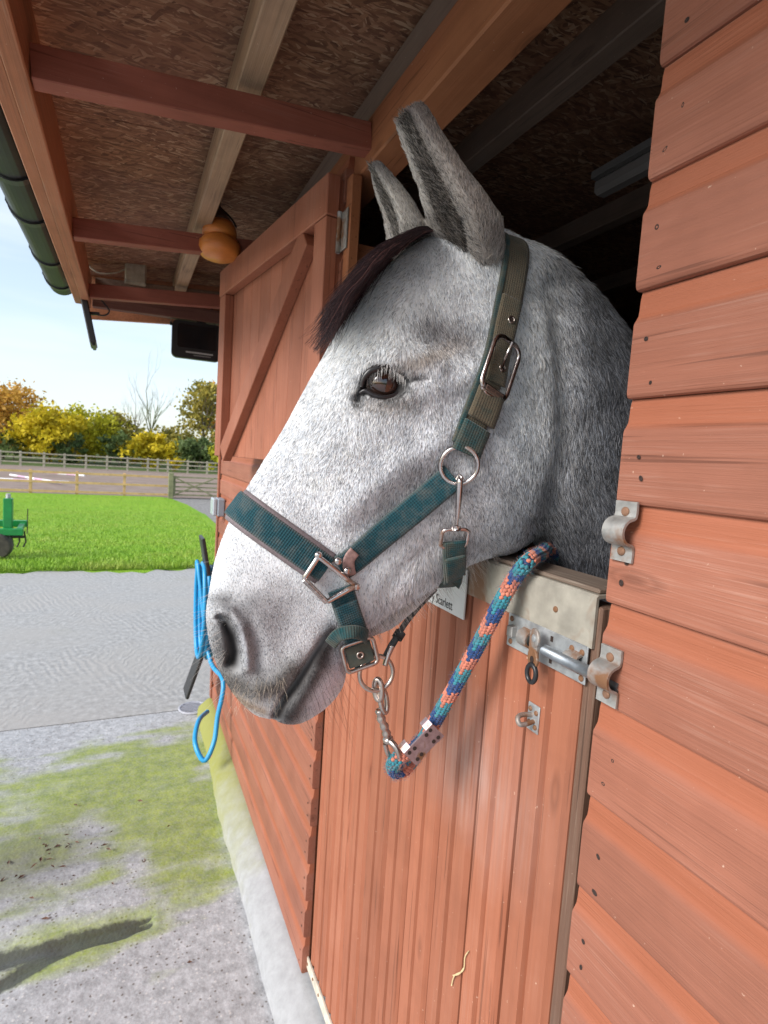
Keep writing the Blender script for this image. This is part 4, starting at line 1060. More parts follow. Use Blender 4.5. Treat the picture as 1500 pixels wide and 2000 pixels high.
D -= 5*MM*G(600, 950, 60, 110, -30)                     # side of the nose
D += 7*MM*G(960, 900, 130, 150, 20)                     # cheek muscle
D -= 5*MM*sm(PL([(850, 1060), (790, 1110), (745, 1175)])[0], 20)            # groove above the jaw bar
D -= 5*MM*G(720, 1100, 60, 40, -50)
D -= 13*MM*sm(PL([(1085, 560), (1105, 700), (1108, 850), (1085, 980), (1055, 1050)])[0], 34)*env   # behind the jaw
D += 4*MM*sm(PL([(1060, 620), (1075, 760), (1072, 880), (1045, 990)])[0], 20)
D -= 4*MM*sm(PL([(1165, 620), (1170, 800), (1150, 980)])[0], 26)
# nostril: deep comma with a raised outer wing
nd, ntt = PL([(428, 1206), (443, 1218), (454, 1243), (459, 1275), (453, 1298)])
D += 5.5*MM*G(462, 1245, 52, 70, 10)
D -= 19*MM*np.exp(-(nd/(7+20*ntt*(1-.62*ntt)))**2.4)
wd, wt = PL([(428, 1190), (452, 1192), (470, 1222), (479, 1262), (484, 1302)])
D += 6.5*MM*sm(wd, 9.5)
D -= 4*MM*sm(PL([(450, 1180), (490, 1210), (505, 1265), (500, 1310)])[0], 15)
# mouth
md, mt = PL([(538, 1400), (556, 1368), (580, 1335), (606, 1290), (634, 1248), (652, 1232)])
D -= 14*MM*sm(md, 7)*np.clip(1.3-mt, .3, 1)
D += 6*MM*sm(PL([(566, 1395), (588, 1356), (618, 1305)])[0], 13)
D += 4*MM*sm(PL([(500, 1352), (545, 1330), (580, 1290)])[0], 18)
D -= 3*MM*G(640, 1275, 16, 30, -20)
D += 3*MM*G(625, 1345, 35, 28, 0)
D -= 4*MM*G(560, 1215, 50, 60, 20)
# eye socket opening
EX, EY = 751, 748
eu = (PX-EX)*math.cos(R_(6))+(PY-EY)*math.sin(R_(6)); ev = -(PX-EX)*math.sin(R_(6))+(PY-EY)*math.cos(R_(6))
almond = np.hypot(eu/44, ev/27)
D -= 15*MM*np.exp(-almond**6)
D -= 5*MM*sm(PL([(712, 757), (700, 772), (697, 780)])[0], 7)                # tear duct corner
D -= 1.2*MM*sm(PL([(795, 745), (830, 738)])[0], 6)
D += 3*MM*sm(PL([(700, 735), (725, 712), (765, 708), (800, 728)])[0], 9)
Wf = Wd_+D*env
near = to3(A_, B_, Wf); far = to3(A_, B_, -Wf)
ring = np.concatenate([near, far[:, -2:0:-1]], 1)       # closed ring
NRR = ring.shape[1]
hv_ = ring.reshape(-1, 3)
ii = np.arange(NS-1)[:, None]; kk = np.arange(NRR)[None, :]; k2 = (kk+1) % NRR
faces = np.stack([ii*NRR+kk, ii*NRR+k2, (ii+1)*NRR+k2, (ii+1)*NRR+kk], -1).reshape(-1, 4)
hverts = [hv_]; hfaces = [faces]; nv = len(hv_)
c0 = ring[0].mean(0); cN = ring[-1].mean(0)+e1n*.12
caps = [(nv, (k+1) % NRR, k) for k in range(NRR)]+[(nv+1, (NS-1)*NRR+k, (NS-1)*NRR+(k+1) % NRR) for k in range(NRR)]
hverts.append(np.array([c0, cN])); nv += 2
quads = [tuple(map(int, q)) for q in faces]+caps
# ears: scooped leaf shapes lofted round a bent axis
ear_inner = []
def ear(axis_px, half_px, depthk, open_ang, open_half, nseg=60, nring=56, dents=.86):
    global nv
    ax = spline(axis_px, nseg); hw = np.interp(np.linspace(0, 1, nseg), [h[0] for h in half_px], [h[1] for h in half_px])
    c3 = np.array([np.array(onH(x, y, w)) for x, y, w in ax])
    out = []; inner = []
    for i in range(nseg):
        t = c3[min(i+1, nseg-1)]-c3[max(i-1, 0)]; t /= np.linalg.norm(t)
        vdir = CN-c3[i]; vdir /= np.linalg.norm(vdir); lat = np.cross(t, vdir); lat /= np.linalg.norm(lat)   # image-left/right
        if lat@crn < 0: lat = -lat
        dp = np.cross(lat, t); 
        if dp@vdir < 0: dp = -dp
        zc_ = (c3[i]-CN)@fwn; r = hw[i]*zc_/F_PX
        u = i/(nseg-1)
        ps = np.linspace(0, 2*math.pi, nring, endpoint=False)
        dlt = np.abs((ps-R_(open_ang)+math.pi) % (2*math.pi)-math.pi)          # angle from the opening
        oh = R_(open_half)*np.interp(u, [0, .12, .5, .85, 1], [.25, .7, 1, .8, .3])
        dn = dents*np.interp(u, [0, .1, .3, .8, 1], [.15, .55, 1, .9, .2])
        rad = 1-dn*np.clip((1-(dlt/oh)**2)*1.6, 0, 1)**.6*(dlt < oh)
        out.append(c3[i]+(np.cos(ps)*rad)[:, None]*r*lat+(np.sin(ps)*rad)[:, None]*r*depthk*dp)
        inner.append(np.interp(u, [0, .15, .3, .9, 1], [0, .2, .8, .8, .3])*np.clip((1-dlt/(oh*.98))*2.8, 0, 1))
    out = np.array(out); nseg_, nr_ = out.shape[:2]
    base = nv; hverts.append(out.reshape(-1, 3)); ear_inner.append((base, np.array(inner).ravel()))
    for i in range(nseg_-1):
        for k in range(nr_):
            l = (k+1) % nr_; quads.append((base+i*nr_+k, base+i*nr_+l, base+(i+1)*nr_+l, base+(i+1)*nr_+k))
    quads.append(tuple(base+(nseg_-1)*nr_+k for k in range(nr_)))
    nv += nseg_*nr_
ear([(822, 520, -.035), (795, 470, -.045), (775, 420, -.052), (756, 378, -.058), (737, 335, -.062), (731, 320, -.064)], [(0, 34), (.22, 46), (.4, 40), (.6, 31), (.8, 17), (.93, 11), (1, 4)], .8, 150, 74)
ear([(945, 560, .008), (925, 505, .028), (905, 450, .046), (870, 385, .055), (836, 312, .060), (812, 256, .060), (800, 226, .060), (796, 217, .060)], [(0, 40), (.14, 58), (.26, 70), (.38, 65), (.5, 54), (.64, 43), (.8, 37), (.9, 31), (.97, 21), (1, 7)], .72, 138, 82)
allv = np.concatenate(hverts)
me = bpy.data.meshes.new('horse'); me.from_pydata(allv.tolist(), [], quads); me.update()
horse = bpy.data.objects.new('horse', me); COL.objects.link(horse); fix_normals(horse)
me.polygons.foreach_set('use_smooth', [True]*len(me.polygons))
tag(horse, 'dapple grey horse with dark forelock looking out over the stable door', 'horse')
# coat colour: markings of the animal plus painted shade and highlights, as functions of place on the near side (mirrored on the far side)
w_all = (allv-P0n)@hnn
mir = allv-np.outer(2*np.minimum(w_all, 0), hnn)        # far side looks up its near-side twin
cpx, cpy = projn(mir)
def g2(px, py, x, y, rx, ry, ang=0):
    c, s = math.cos(R_(ang)), math.sin(R_(ang)); u = (px-x)*c+(py-y)*s; v = -(px-x)*s+(py-y)*c
    return np.exp(-(u/rx)**2-(v/ry)**2)
def pl2(px, py, pts):
    best = np.full(px.shape, 1e9)
    for (x0, y0), (x1, y1) in zip(pts[:-1], pts[1:]):
        dx, dy = x1-x0, y1-y0; t = np.clip(((px-x0)*dx+(py-y0)*dy)/(dx*dx+dy*dy), 0, 1)
        best = np.minimum(best, np.hypot(px-x0-t*dx, py-y0-t*dy))
    return best
def hashn(px, py, s):     # smooth value noise
    x = px/s; y = py/s; xi = np.floor(x).astype(int); yi = np.floor(y).astype(int); fx = x-xi; fy = y-yi
    h = lambda i, j: (np.sin(i*127.1+j*311.7)*43758.5453) % 1.0
    fx = fx*fx*(3-2*fx); fy = fy*fy*(3-2*fy)
    return (h(xi, yi)*(1-fx)+h(xi+1, yi)*fx)*(1-fy)+(h(xi, yi+1)*(1-fx)+h(xi+1, yi+1)*fx)*fy
def coat(px, py):
    """returns colour (n,3) and share of dark hairs (n)"""
    n = len(px); col = np.tile(np.array([.83, .84, .86]), (n, 1)); dk = np.full(n, .10)
    def lay(wt, c, d=None):
        nonlocal col, dk
        wt = np.clip(wt, 0, 1); col = col*(1-wt[:, None])+np.array(c)*wt[:, None]
        if d is not None: dk = dk*(1-wt)+d*wt
    nzv = hashn(px, py, 38)*.6+hashn(px, py, 17)*.4
    lay(.9*g2(px, py, 690, 610, 130, 120, -40), (.83, .835, .83), .06)
    lay(.75*g2(px, py, 800, 930, 170, 110, -25), (.64, .65, .69), .34)  # cheek: grey flecks, with its shading painted in
    lay(.8*g2(px, py, 960, 980, 150, 130), (.66, .65, .67), .32)
    lay(.55*g2(px, py, 870, 780, 90, 110), (.72, .73, .77), .26)
    lay(np.clip((px-1010)/100, 0, 1)*.85, (.40, .405, .43), .38)  # neck: darker grey coat with shade painted into the colour
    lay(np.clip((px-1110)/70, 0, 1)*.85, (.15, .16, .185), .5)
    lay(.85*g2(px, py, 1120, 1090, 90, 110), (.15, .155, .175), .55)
    lay(.5*g2(px, py, 1060, 720, 40, 170), (.70, .69, .68), .14)
    lay(.75*g2(px, py, 876, 655, 70, 34, 20), (.22, .20, .20), .5)  # shade of the hollow above the eye painted in
    lay(.6*g2(px, py, 830, 700, 70, 17, -22), (.42, .31, .22), .25)
    lay(.5*g2(px, py, 760, 790, 65, 22), (.42, .36, .30), .25)
    lay(.6*sm(pl2(px, py, [(860, 925), (800, 960), (745, 1005)]), 26), (.30, .28, .28), .4)  # painted shadow below the facial crest
    lay(.55*g2(px, py, 765, 1185, 75, 32, -45), (.46, .33, .31), .15)
    lay(.35*g2(px, py, 860, 1060, 90, 50, -35), (.55, .45, .42), .2)
    lay(.9*g2(px, py, 520, 1010, 110, 120, -40)*.8, (.80, .81, .84), .06)
    lay(.85*g2(px, py, 505, 1205, 80, 75, 10), (.34, .325, .335), .26)
    lay(.75*sm(pl2(px, py, [(430, 1170), (475, 1200), (500, 1270), (505, 1320)]), 18), (.22, .21, .215), .4)
    lay(.95*g2(px, py, 436, 1268, 34, 62, -8), (.13, .12, .115), .6)
    lay(1.0*sm(pl2(px, py, [(440, 1218), (452, 1242), (457, 1272), (452, 1294)]), 12), (.02, .017, .017), 1)
    lay(.6*sm(pl2(px, py, [(468, 1222), (479, 1262), (486, 1300)]), 6), (.36, .36, .39), .2)  # painted highlight along the nostril wing
    lay(.92*sm(pl2(px, py, [(440, 1330), (490, 1350), (540, 1345), (570, 1310)]), 32), (.13, .115, .10), .5)
    lay(.75*sm(pl2(px, py, [(450, 1355), (480, 1375), (515, 1390)]), 9), (.33, .22, .13), .2)
    lay(1.0*sm(pl2(px, py, [(545, 1398), (562, 1365), (588, 1332), (614, 1288), (640, 1246), (652, 1236)]), 11), (.022, .018, .018), .9)
    lay(.95*sm(pl2(px, py, [(565, 1398), (585, 1365), (612, 1318), (640, 1268)]), 24), (.075, .068, .066), .6)
    lay(.8*sm(pl2(px, py, [(620, 1378), (652, 1330), (668, 1290)]), 20), (.64, .55, .58), .12)
    lay(.6*g2(px, py, 645, 1225, 24, 24), (.20, .19, .20), .4)
    eu = (px-EX)*math.cos(R_(6))+(py-EY)*math.sin(R_(6)); ev = -(px-EX)*math.sin(R_(6))+(py-EY)*math.cos(R_(6))
    al = np.hypot(eu/52, ev/34)
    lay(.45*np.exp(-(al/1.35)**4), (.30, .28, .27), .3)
    lay(np.exp(-(al/.98)**10), (.020, .017, .017), 1)
    lay(np.clip(sm(pl2(px, py, [(712, 755), (700, 772), (697, 782)]), 9)*1.2, 0, 1), (.025, .022, .022), .9)
    lay(.8*sm(pl2(px, py, [(795, 742), (832, 735)]), 6), (.03, .026, .026), .8)  # crease behind the eye, its shade painted dark
    # flecks and dapples
    fl_ = np.clip((nzv-.45)*2.4, -1, 1)*(.5+1.5*dk); col = col*(1-.30*fl_[:, None])
    return np.clip(col, .01, .9), np.clip(dk, 0, 1)
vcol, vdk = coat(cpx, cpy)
# ears
for q, (base, inn) in enumerate(ear_inner):
    n = len(inn); sl = slice(base, base+n); y_ = cpy[sl] if q else cpy[sl]
    px_, py_ = projn(allv[sl]); tip = (np.clip((300-py_)/90, 0, 1) if q else np.clip((375-py_)/50, 0, 1))
    c = np.tile(np.array([.52, .48, .44]), (n, 1)); c = c*(1-.8*tip[:, None])+np.array([.12, .11, .115])*.8*tip[:, None]
    if q:
        bk = np.clip((px_-(.62*py_+640))/30, 0, 1); c = c*(1-.45*bk[:, None])+np.array([.22, .17, .15])*.45*bk[:, None]
    c = c*(1-inn[:, None]*.93)+np.array([.05, .042, .038])*inn[:, None]*.93
    vcol[sl] = c; vdk[sl] = .25+.4*inn
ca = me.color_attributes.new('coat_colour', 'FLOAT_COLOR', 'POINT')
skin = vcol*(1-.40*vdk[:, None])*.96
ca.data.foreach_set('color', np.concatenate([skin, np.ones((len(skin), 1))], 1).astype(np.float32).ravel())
m, nt, b = new_mat('grey_horse_skin'); N = NT(nt)
at = N.n('ShaderNodeAttribute', attribute_name='coat_colour'); N.l(at.outputs['Color'], b.inputs['Base Color'])
b.inputs['Roughness'].default_value = .6; b.inputs['Specular IOR Level'].default_value = .25
N.bump(N.noise(N.objco(), 420, 3, .6), .35, .001, b)
me.materials.append(m)
bvh = BVHTree.FromPolygons([tuple(p) for p in allv], quads)
def hit(px, py, lift=0.0):
    """point of the horse's near side seen at this place, and the surface normal"""
    d = ray(px, py); r = bvh.ray_cast(CAM, d)
    if r[0] is None: p = onH(px, py, .02); return p, Vector(hn)
    n = r[1]; n = -n if n.dot(d) > 0 else n
    return r[0]+n*lift, n

# ------------------------------------------------------------------ fur, forelock, lashes, whiskers (real strands)
def hair_obj(name, roots, pts, rad, cols, mat, parent):
    """pts: (n, k, 3) strand points, rad (n,k), cols (n,3)"""
    n, k, _ = pts.shape
    hc = bpy.data.hair_curves.new(name); hc.add_curves([k]*n)
    hc.attributes['position'].data.foreach_set('vector', pts.astype(np.float32).ravel())
    ra = hc.attributes.get('radius') or hc.attributes.new('radius', 'FLOAT', 'POINT')
    ra.data.foreach_set('value', rad.astype(np.float32).ravel())
    at = hc.attributes.new('strand_colour', 'FLOAT_COLOR', 'CURVE')
    at.data.foreach_set('color', np.concatenate([cols, np.ones((n, 1))], 1).astype(np.float32).ravel())
    hc.materials.append(mat)
    o = bpy.data.objects.new(name, hc); COL.objects.link(o); o.parent = parent; return o
m, nt, b = new_mat('hair_strands'); N = NT(nt)
at = N.n('ShaderNodeAttribute', attribute_name='strand_colour'); N.l(at.outputs['Color'], b.inputs['Base Color'])
b.inputs['Roughness'].default_value = .55; b.inputs['Specular IOR Level'].default_value = .3
M_hair = m
me.calc_loop_triangles()
nt_ = len(me.loop_triangles); ti = np.empty(nt_*3, dtype=np.int32); me.loop_triangles.foreach_get('vertices', ti); ti = ti.reshape(-1, 3)
vn = np.empty(len(me.vertices)*3, dtype=np.float32); me.vertices.foreach_get('normal', vn); vn = vn.reshape(-1, 3)
T0, T1, T2 = allv[ti[:, 0]], allv[ti[:, 1]], allv[ti[:, 2]]
cr3 = np.cross(T1-T0, T2-T0); ar = np.linalg.norm(cr3, axis=1)/2; cen = (T0+T1+T2)/3
fn = vn[ti].mean(1); fn /= np.linalg.norm(fn, axis=1)[:, None]+1e-9
vw = CN-cen; dist_ = np.linalg.norm(vw, axis=1); vw /= dist_[:, None]
facing = (fn*vw).sum(1)
tpx, tpy = projn(cen)
dens = np.where(facing > -.25, 1.0, .10)
dens *= np.where(tpx > 1330, .05, 1)*np.where((tpx > 1120) & (tpy > 1260), .05, 1)*np.where(ti[:, 0] == len(hv_), 0, 1)
wgt = ar*dens; NH = 260000
pick = rng.choice(nt_, NH, p=wgt/wgt.sum())
r1 = np.sqrt(rng.random(NH)); r2 = rng.random(NH)
bw = np.stack([1-r1, r1*(1-r2), r1*r2], 1)
root = (allv[ti[pick]]*bw[..., None]).sum(1); nrm = (vn[ti[pick]]*bw[..., None]).sum(1); nrm /= np.linalg.norm(nrm, axis=1)[:, None]+1e-9
hc_ = (vcol[ti[pick]]*bw[..., None]).sum(1); hd_ = (vdk[ti[pick]]*bw).sum(1)
is_ear = ti[pick][:, 0] >= len(hv_)+2
inner_arr = np.zeros(len(allv)); 
for base, inn in ear_inner: inner_arr[base:base+len(inn)] = inn
inn_h = (inner_arr[ti[pick]]*bw).sum(1)
w_h = (root-P0n)@hnn; mirr = root-np.outer(2*np.minimum(w_h, 0), hnn); px_, py_ = projn(mirr)
al_ = np.hypot((px_-EX)/46, (py_-EY)/29)
keep = (al_ > 1.0) | is_ear
keep &= ~((pl2(px_, py_, [(440, 1220), (455, 1265), (461, 1300)]) < 11) & ~is_ear)
keep &= ~((pl2(px_, py_, [(543, 1400), (558, 1368), (582, 1335), (608, 1290), (636, 1248)]) < 8) & ~is_ear)
root, nrm, hc_, hd_, is_ear, inn_h, px_, py_ = [x[keep] for x in (root, nrm, hc_, hd_, is_ear, inn_h, px_, py_)]
n = len(root)
# combing direction on the picture plane of the head
ctrl = np.array([ # x, y, dx, dy
 (700, 560, -.6, .8), (640, 690, -.75, .65), (740, 650, -.2, 1), (850, 650, .3, .9), (760, 820, -.1, 1), (600, 820, -.45, .9), (520, 960, -.35, .95), (640, 980, -.1, 1),
 (450, 1100, -.05, 1), (520, 1200, .2, 1), (430, 1250, .1, 1), (600, 1180, .1, 1), (480, 1340, .4, .8), (600, 1330, .1, 1), (640, 1350, .3, 1), (800, 960, -.25, 1), (900, 860, .1, 1), (980, 760, .2, 1), (900, 1020, .3, .9),
 (800, 1120, -.1, 1), (850, 1120, .45, .8), (980, 1000, .35, .9), (1000, 1060, .6, .6), (1060, 900, .1, 1), (1080, 600, .35, .9), (1160, 650, .4, .9), (1150, 850, .2, 1), (1180, 1050, .35, .9), (1090, 1050, .5, .9), (930, 600, .2, 1), (900, 520, .1, 1), (780, 560, -.35, .9)])
dd = (px_[:, None]-ctrl[:, 0])**2+(py_[:, None]-ctrl[:, 1])**2; wk = 1/(dd+900)**1.5; wk /= wk.sum(1)[:, None]
fx = wk@ctrl[:, 2]; fy = wk@ctrl[:, 3]
wob = (hashn(px_, py_, 30)-.5)*.7+(hashn(px_+900, py_, 9)-.5)*.5
fx = fx+wob
flow = fx[:, None]*e1n-fy[:, None]*np.array([0, 0, 1.])
eax = np.array(onH(795, 200, .05)-onH(885, 470, .05)); eax /= np.linalg.norm(eax)
flow[is_ear] = eax+rng.normal(0, .25, (is_ear.sum(), 3))
flow += rng.normal(0, .16, (n, 3))
flow -= (flow*nrm).sum(1)[:, None]*nrm; flow /= np.linalg.norm(flow, axis=1)[:, None]+1e-9
Lh = np.full(n, .0064)
Lh += .010*np.clip((px_-1010)/80, 0, 1)+.008*g2(px_, py_, 900, 1100, 140, 50, -25)+.004*g2(px_, py_, 690, 610, 130, 120)
Lh -= .0045*np.clip((900-py_)/-250, 0, 1)*np.clip((760-px_)/120, 0, 1)
Lh += .014*np.clip(1-pl2(px_, py_, [(1040, 472), (1090, 492), (1170, 560), (1250, 655)])/30, 0, 1)
Lh[is_ear] = .0060+.005*inn_h[is_ear]+.008*np.clip((py_[is_ear]-410)/40, 0, 1)
Lh += .014*np.where(is_ear, 0, 1)*g2(px_, py_, 960, 470, 40, 50)
nst = pl2(px_, py_, [(440, 1215), (452, 1250), (458, 1290)]); Lh *= 1-.6*np.exp(-(nst/45)**2)
mth = pl2(px_, py_, [(440, 1335), (490, 1352), (545, 1390), (575, 1385), (600, 1330), (640, 1250)]); Lh *= 1-.55*np.exp(-(mth/34)**2)
Lh = np.clip(Lh, .0028, .05)*rng.uniform(.65, 1.25, n)
lift = rng.uniform(.08, .28, n); lift = np.where(is_ear & (inn_h > .3), .8, lift)
p0 = root-nrm*.0006; p1 = root+flow*(Lh*.5)[:, None]+nrm*(Lh*.5*lift)[:, None]
p2 = root+flow*Lh[:, None]+nrm*(Lh*lift*.72)[:, None]
dark = rng.random(n) < hd_
tone = rng.uniform(.80, 1.16, n); cc = hc_*tone[:, None]
cc[dark] = hc_[dark]*.27+np.array([.012, .012, .014]); hair_in = is_ear & (inn_h > .3); cc[hair_in] = np.where(rng.random(hair_in.sum())[:, None] < .35, .30, .06)*np.array([1, .9, .8])
light = (~dark) & (rng.random(n) < .12); cc[light] = np.minimum(cc[light]*1.25+.03, .86)
ck_ = rng.normal(0, .02, (n, 1))*np.array([[1, .2, -.8]]); cc = np.clip(cc+ck_*cc*2, .008, .9)
rr_ = np.stack([np.full(n, .00022), np.full(n, .00020), np.full(n, .00005)], 1)*rng.uniform(.8, 1.3, (n, 1))*(1+.25*(px_ > 1010))[:, None]
tag(hair_obj('coat', root, np.stack([p0, p1, p2], 1), rr_, cc, M_hair, horse), kind='stuff')

# forelock: falls from between the ears along the forehead
nf = 3600; K = 8
A = spline([(842, 446), (800, 467), (752, 500), (704, 556), (664, 614), (637, 664)], 40)
off_dir = np.array([-.80, -.60])         # away from the forehead in the picture
F = np.empty((nf, K, 3)); fr = np.empty((nf, K)); fc = np.empty((nf, 3))
for i in range(nf):
    s0 = rng.random()**1.5*.42; L_ = rng.uniform(.35, .75); lay_ = rng.normal(0, 1); w0 = rng.normal(.012, .022)
    clump = math.sin(i*.37)*.5
    for k in range(K):
        t = k/(K-1); s = min(s0+L_*t, 1.06); idx = min(s, 1)*39; j = int(min(idx, 38)); u = idx-j; x, y = A[j]*(1-u)+A[j+1]*u
        if s > 1: x -= (s-1)*300; y += (s-1)*420
        spread = 9+22*t*(.5+s*.7)
        ln = (lay_*.55+clump*t)*spread*.6+ (6 if t > 0 else 0)
        x += off_dir[0]*ln+rng.normal(0, 2.6)*t; y += off_dir[1]*ln+rng.normal(0, 2.6)*t
        p = onH(x, y, w0*(1+.9*t)+.004*math.sin(i*1.7+t*3)); F[i, k] = p; fr[i, k] = .00030*(1-.7*t**2)
    q = rng.random(); fc[i] = np.array([.020, .010, .012])*(.6+.9*q) if q < .88 else np.array([.11, .05, .045])*rng.uniform(.7, 1.2)
tag(hair_obj('forelock', None, F, fr, fc, M_hair, horse), kind='stuff')
# eyelashes, whiskers
Ls = []; Lr = []; Lc = []
def strand(p, d, L_, bend, r, c, k=5):
    p = np.array(p); d = np.array(d, float); d /= np.linalg.norm(d); pts = [p+d*(L_*t)+np.array(bend)*(L_*t*t) for t in np.linspace(0, 1, k)]
    Ls.append(pts); Lr.append([r*(1-.75*t) for t in np.linspace(0, 1, k)]); Lc.append(c)
for i in range(85):
    t = rng.random(); x = 712+84*t; y = 737-25*math.sin(math.pi*min(1, t*1.02))**.8+rng.normal(0, 1.3)
    p, nn = hit(x, y+2, .0045); 
    d = np.array(nn)*.62+np.array([0, 0, -.95])+e1n*((t-.5)*.7)+rng.normal(0, .10, 3)
    strand(p, d, rng.uniform(.006, .0115), (0, 0, -.25), .00016, (.72, .70, .68) if rng.random() < .9 else (.2, .18, .17))
for i in range(42):                       # muzzle whiskers, pale
    x = rng.uniform(402, 440); y = 1180+(x-400)*3.2+rng.normal(0, 40); p, nn = hit(x+5, min(y, 1365))
    strand(p, np.array(nn)*.5-e1n*rng.uniform(.4, 1.0)+np.array([0, 0, rng.uniform(-.7, .05)]), rng.uniform(.018, .05), (0, 0, -.15), .00017, (.6, .55, .5))
for i in range(45):                      # chin whiskers, dark
    x = rng.uniform(575, 675); y = rng.uniform(1270, 1392); p, nn = hit(x, y)
    strand(p, np.array(nn)*.35+e1n*rng.uniform(.0, .45)+np.array([0, 0, -1]), rng.uniform(.02, .075), e1n*.12, .00017, (.03, .022, .02))
for i in range(70):
    x = rng.uniform(440, 560); p, nn = hit(x, rng.uniform(1320, 1385))
    strand(p, np.array(nn)*.8+np.array([0, 0, -.8])+rng.normal(0, .3, 3), rng.uniform(.008, .02), (0, 0, -.1), .00017, (.55, .46, .36))
for i in range(260):                      # long hair under the jaw
    t = rng.random(); x = 720+250*t; y = 1240-155*t**.9; p, nn = hit(x, y-8)
    strand(p, np.array([0, 0, -1])+e1n*rng.uniform(.2, .9)+np.array(nn)*.15+rng.normal(0, .1, 3), rng.uniform(.014, .034), e1n*.1, .00022, np.array([.45, .38, .34])*rng.uniform(.25, 1.2))
tag(hair_obj('whiskers', None, np.array(Ls), np.array(Lr), np.array(Lc), M_hair, horse), kind='stuff')

# ------------------------------------------------------------------ eyes
def eye_at(side):
    o = empty('eye'); o.parent = horse
    p, nn = hit(EX, EY)
    rE = .0225
    c = p+Vector(hn)*(-.0045)-Vector(hn)*rE*.62+Vector((0, 0, .0)); 
    if side < 0: c = c-Vector(hn)*(2*(c-P0).dot(hn))
    ax = Vector(hn)*side
    m, nt, b = new_mat('horse_eye'); N = NT(nt)
    return o, c, ax, rE
m, nt, b = new_mat('brown_horse_eye'); N = NT(nt)
at = N.n('ShaderNodeAttribute', attribute_name='eye_colour'); N.l(at.outputs['Color'], b.inputs['Base Color'])
b.inputs['Roughness'].default_value = .06; b.inputs['Specular IOR Level'].default_value = .6; b.inputs['Coat Weight'].default_value = 1.0; b.inputs['Coat Roughness'].default_value = .02
M_eye = m
pE, nE = hit(EX, EY)
for side in (1, -1):
    rE = .0235; wE = (pE-P0).dot(hn); base_c = pE-hn*wE
    c = base_c+hn*(side*(wE+.0125-rE)); ax = hn*side
    lat = e1.copy(); upv = Zup.copy()
    v = []; f = []; cols = []; n1, n2 = 30, 48
    for i in range(n1+1):
        th = R_(100)*i/n1
        for k in range(n2):
            a = 2*math.pi*k/n2; v.append(c+ax*(rE*math.cos(th))+(lat*math.cos(a)+upv*math.sin(a))*(rE*math.sin(th)))
            x = math.cos(a)*math.sin(th); y_ = math.sin(a)*math.sin(th)
            pu = math.hypot(x/.34, (y_-.02)/.17); ir = math.hypot(x/.60, y_/.52)
            if pu < 1: cc_ = (.006, .006, .010)
            elif ir < 1:
                q = .5+.5*math.sin(a*23)*.4+.3*math.sin(a*51+th*9); k3 = .55+.65*min(1, max(0, -y_*2.2+.4)); cc_ = (.038*k3*(.7+.5*q), .012*k3*(.7+.5*q), .006*k3)
            else: cc_ = (.028, .014, .010) if ir < 1.25 else (.035, .02, .016)
            cols.append((*cc_, 1))
    f = [(i*n2+k, i*n2+(k+1) % n2, (i+1)*n2+(k+1) % n2, (i+1)*n2+k) for i in range(n1) for k in range(n2)]
    o = mesh_obj('eye', v, f, M_eye, horse, True); fix_normals(o)
    o.data.color_attributes.new('eye_colour', 'FLOAT_COLOR', 'POINT').data.foreach_set('color', np.array(cols, np.float32).ravel())
M_lid = plain('dark_eyelid_skin', (.022, .019, .020), .32, noise_amt=.3, nscale=300)
upl = [(706, 756), (710, 740), (723, 725), (744, 717), (767, 716), (788, 725), (801, 740), (812, 743)]
lol = [(702, 768), (713, 763), (728, 771), (748, 776), (768, 773), (786, 763), (799, 748), (812, 743)]
for nm, pts, r in (('upper_eyelid', upl, [.0022, .0034, .0044, .0048, .0046, .004, .0030, .0012]), ('lower_eyelid', lol, [.0014, .0026, .0027, .0027, .0027, .0026, .0024, .0012])):
    P3 = []
    for x, y in pts:
        q = onH(x, y, (pE-P0).dot(hn)+.0105-.008*((x-752)/50)**2); P3.append(q)
    q3 = spline([tuple(p)+(rr,) for p, rr in zip(P3, r)], 40)
    MB().tube([Vector(x[:3]) for x in q3], [x[3] for x in q3], 10).build(nm, M_lid, horse, True)

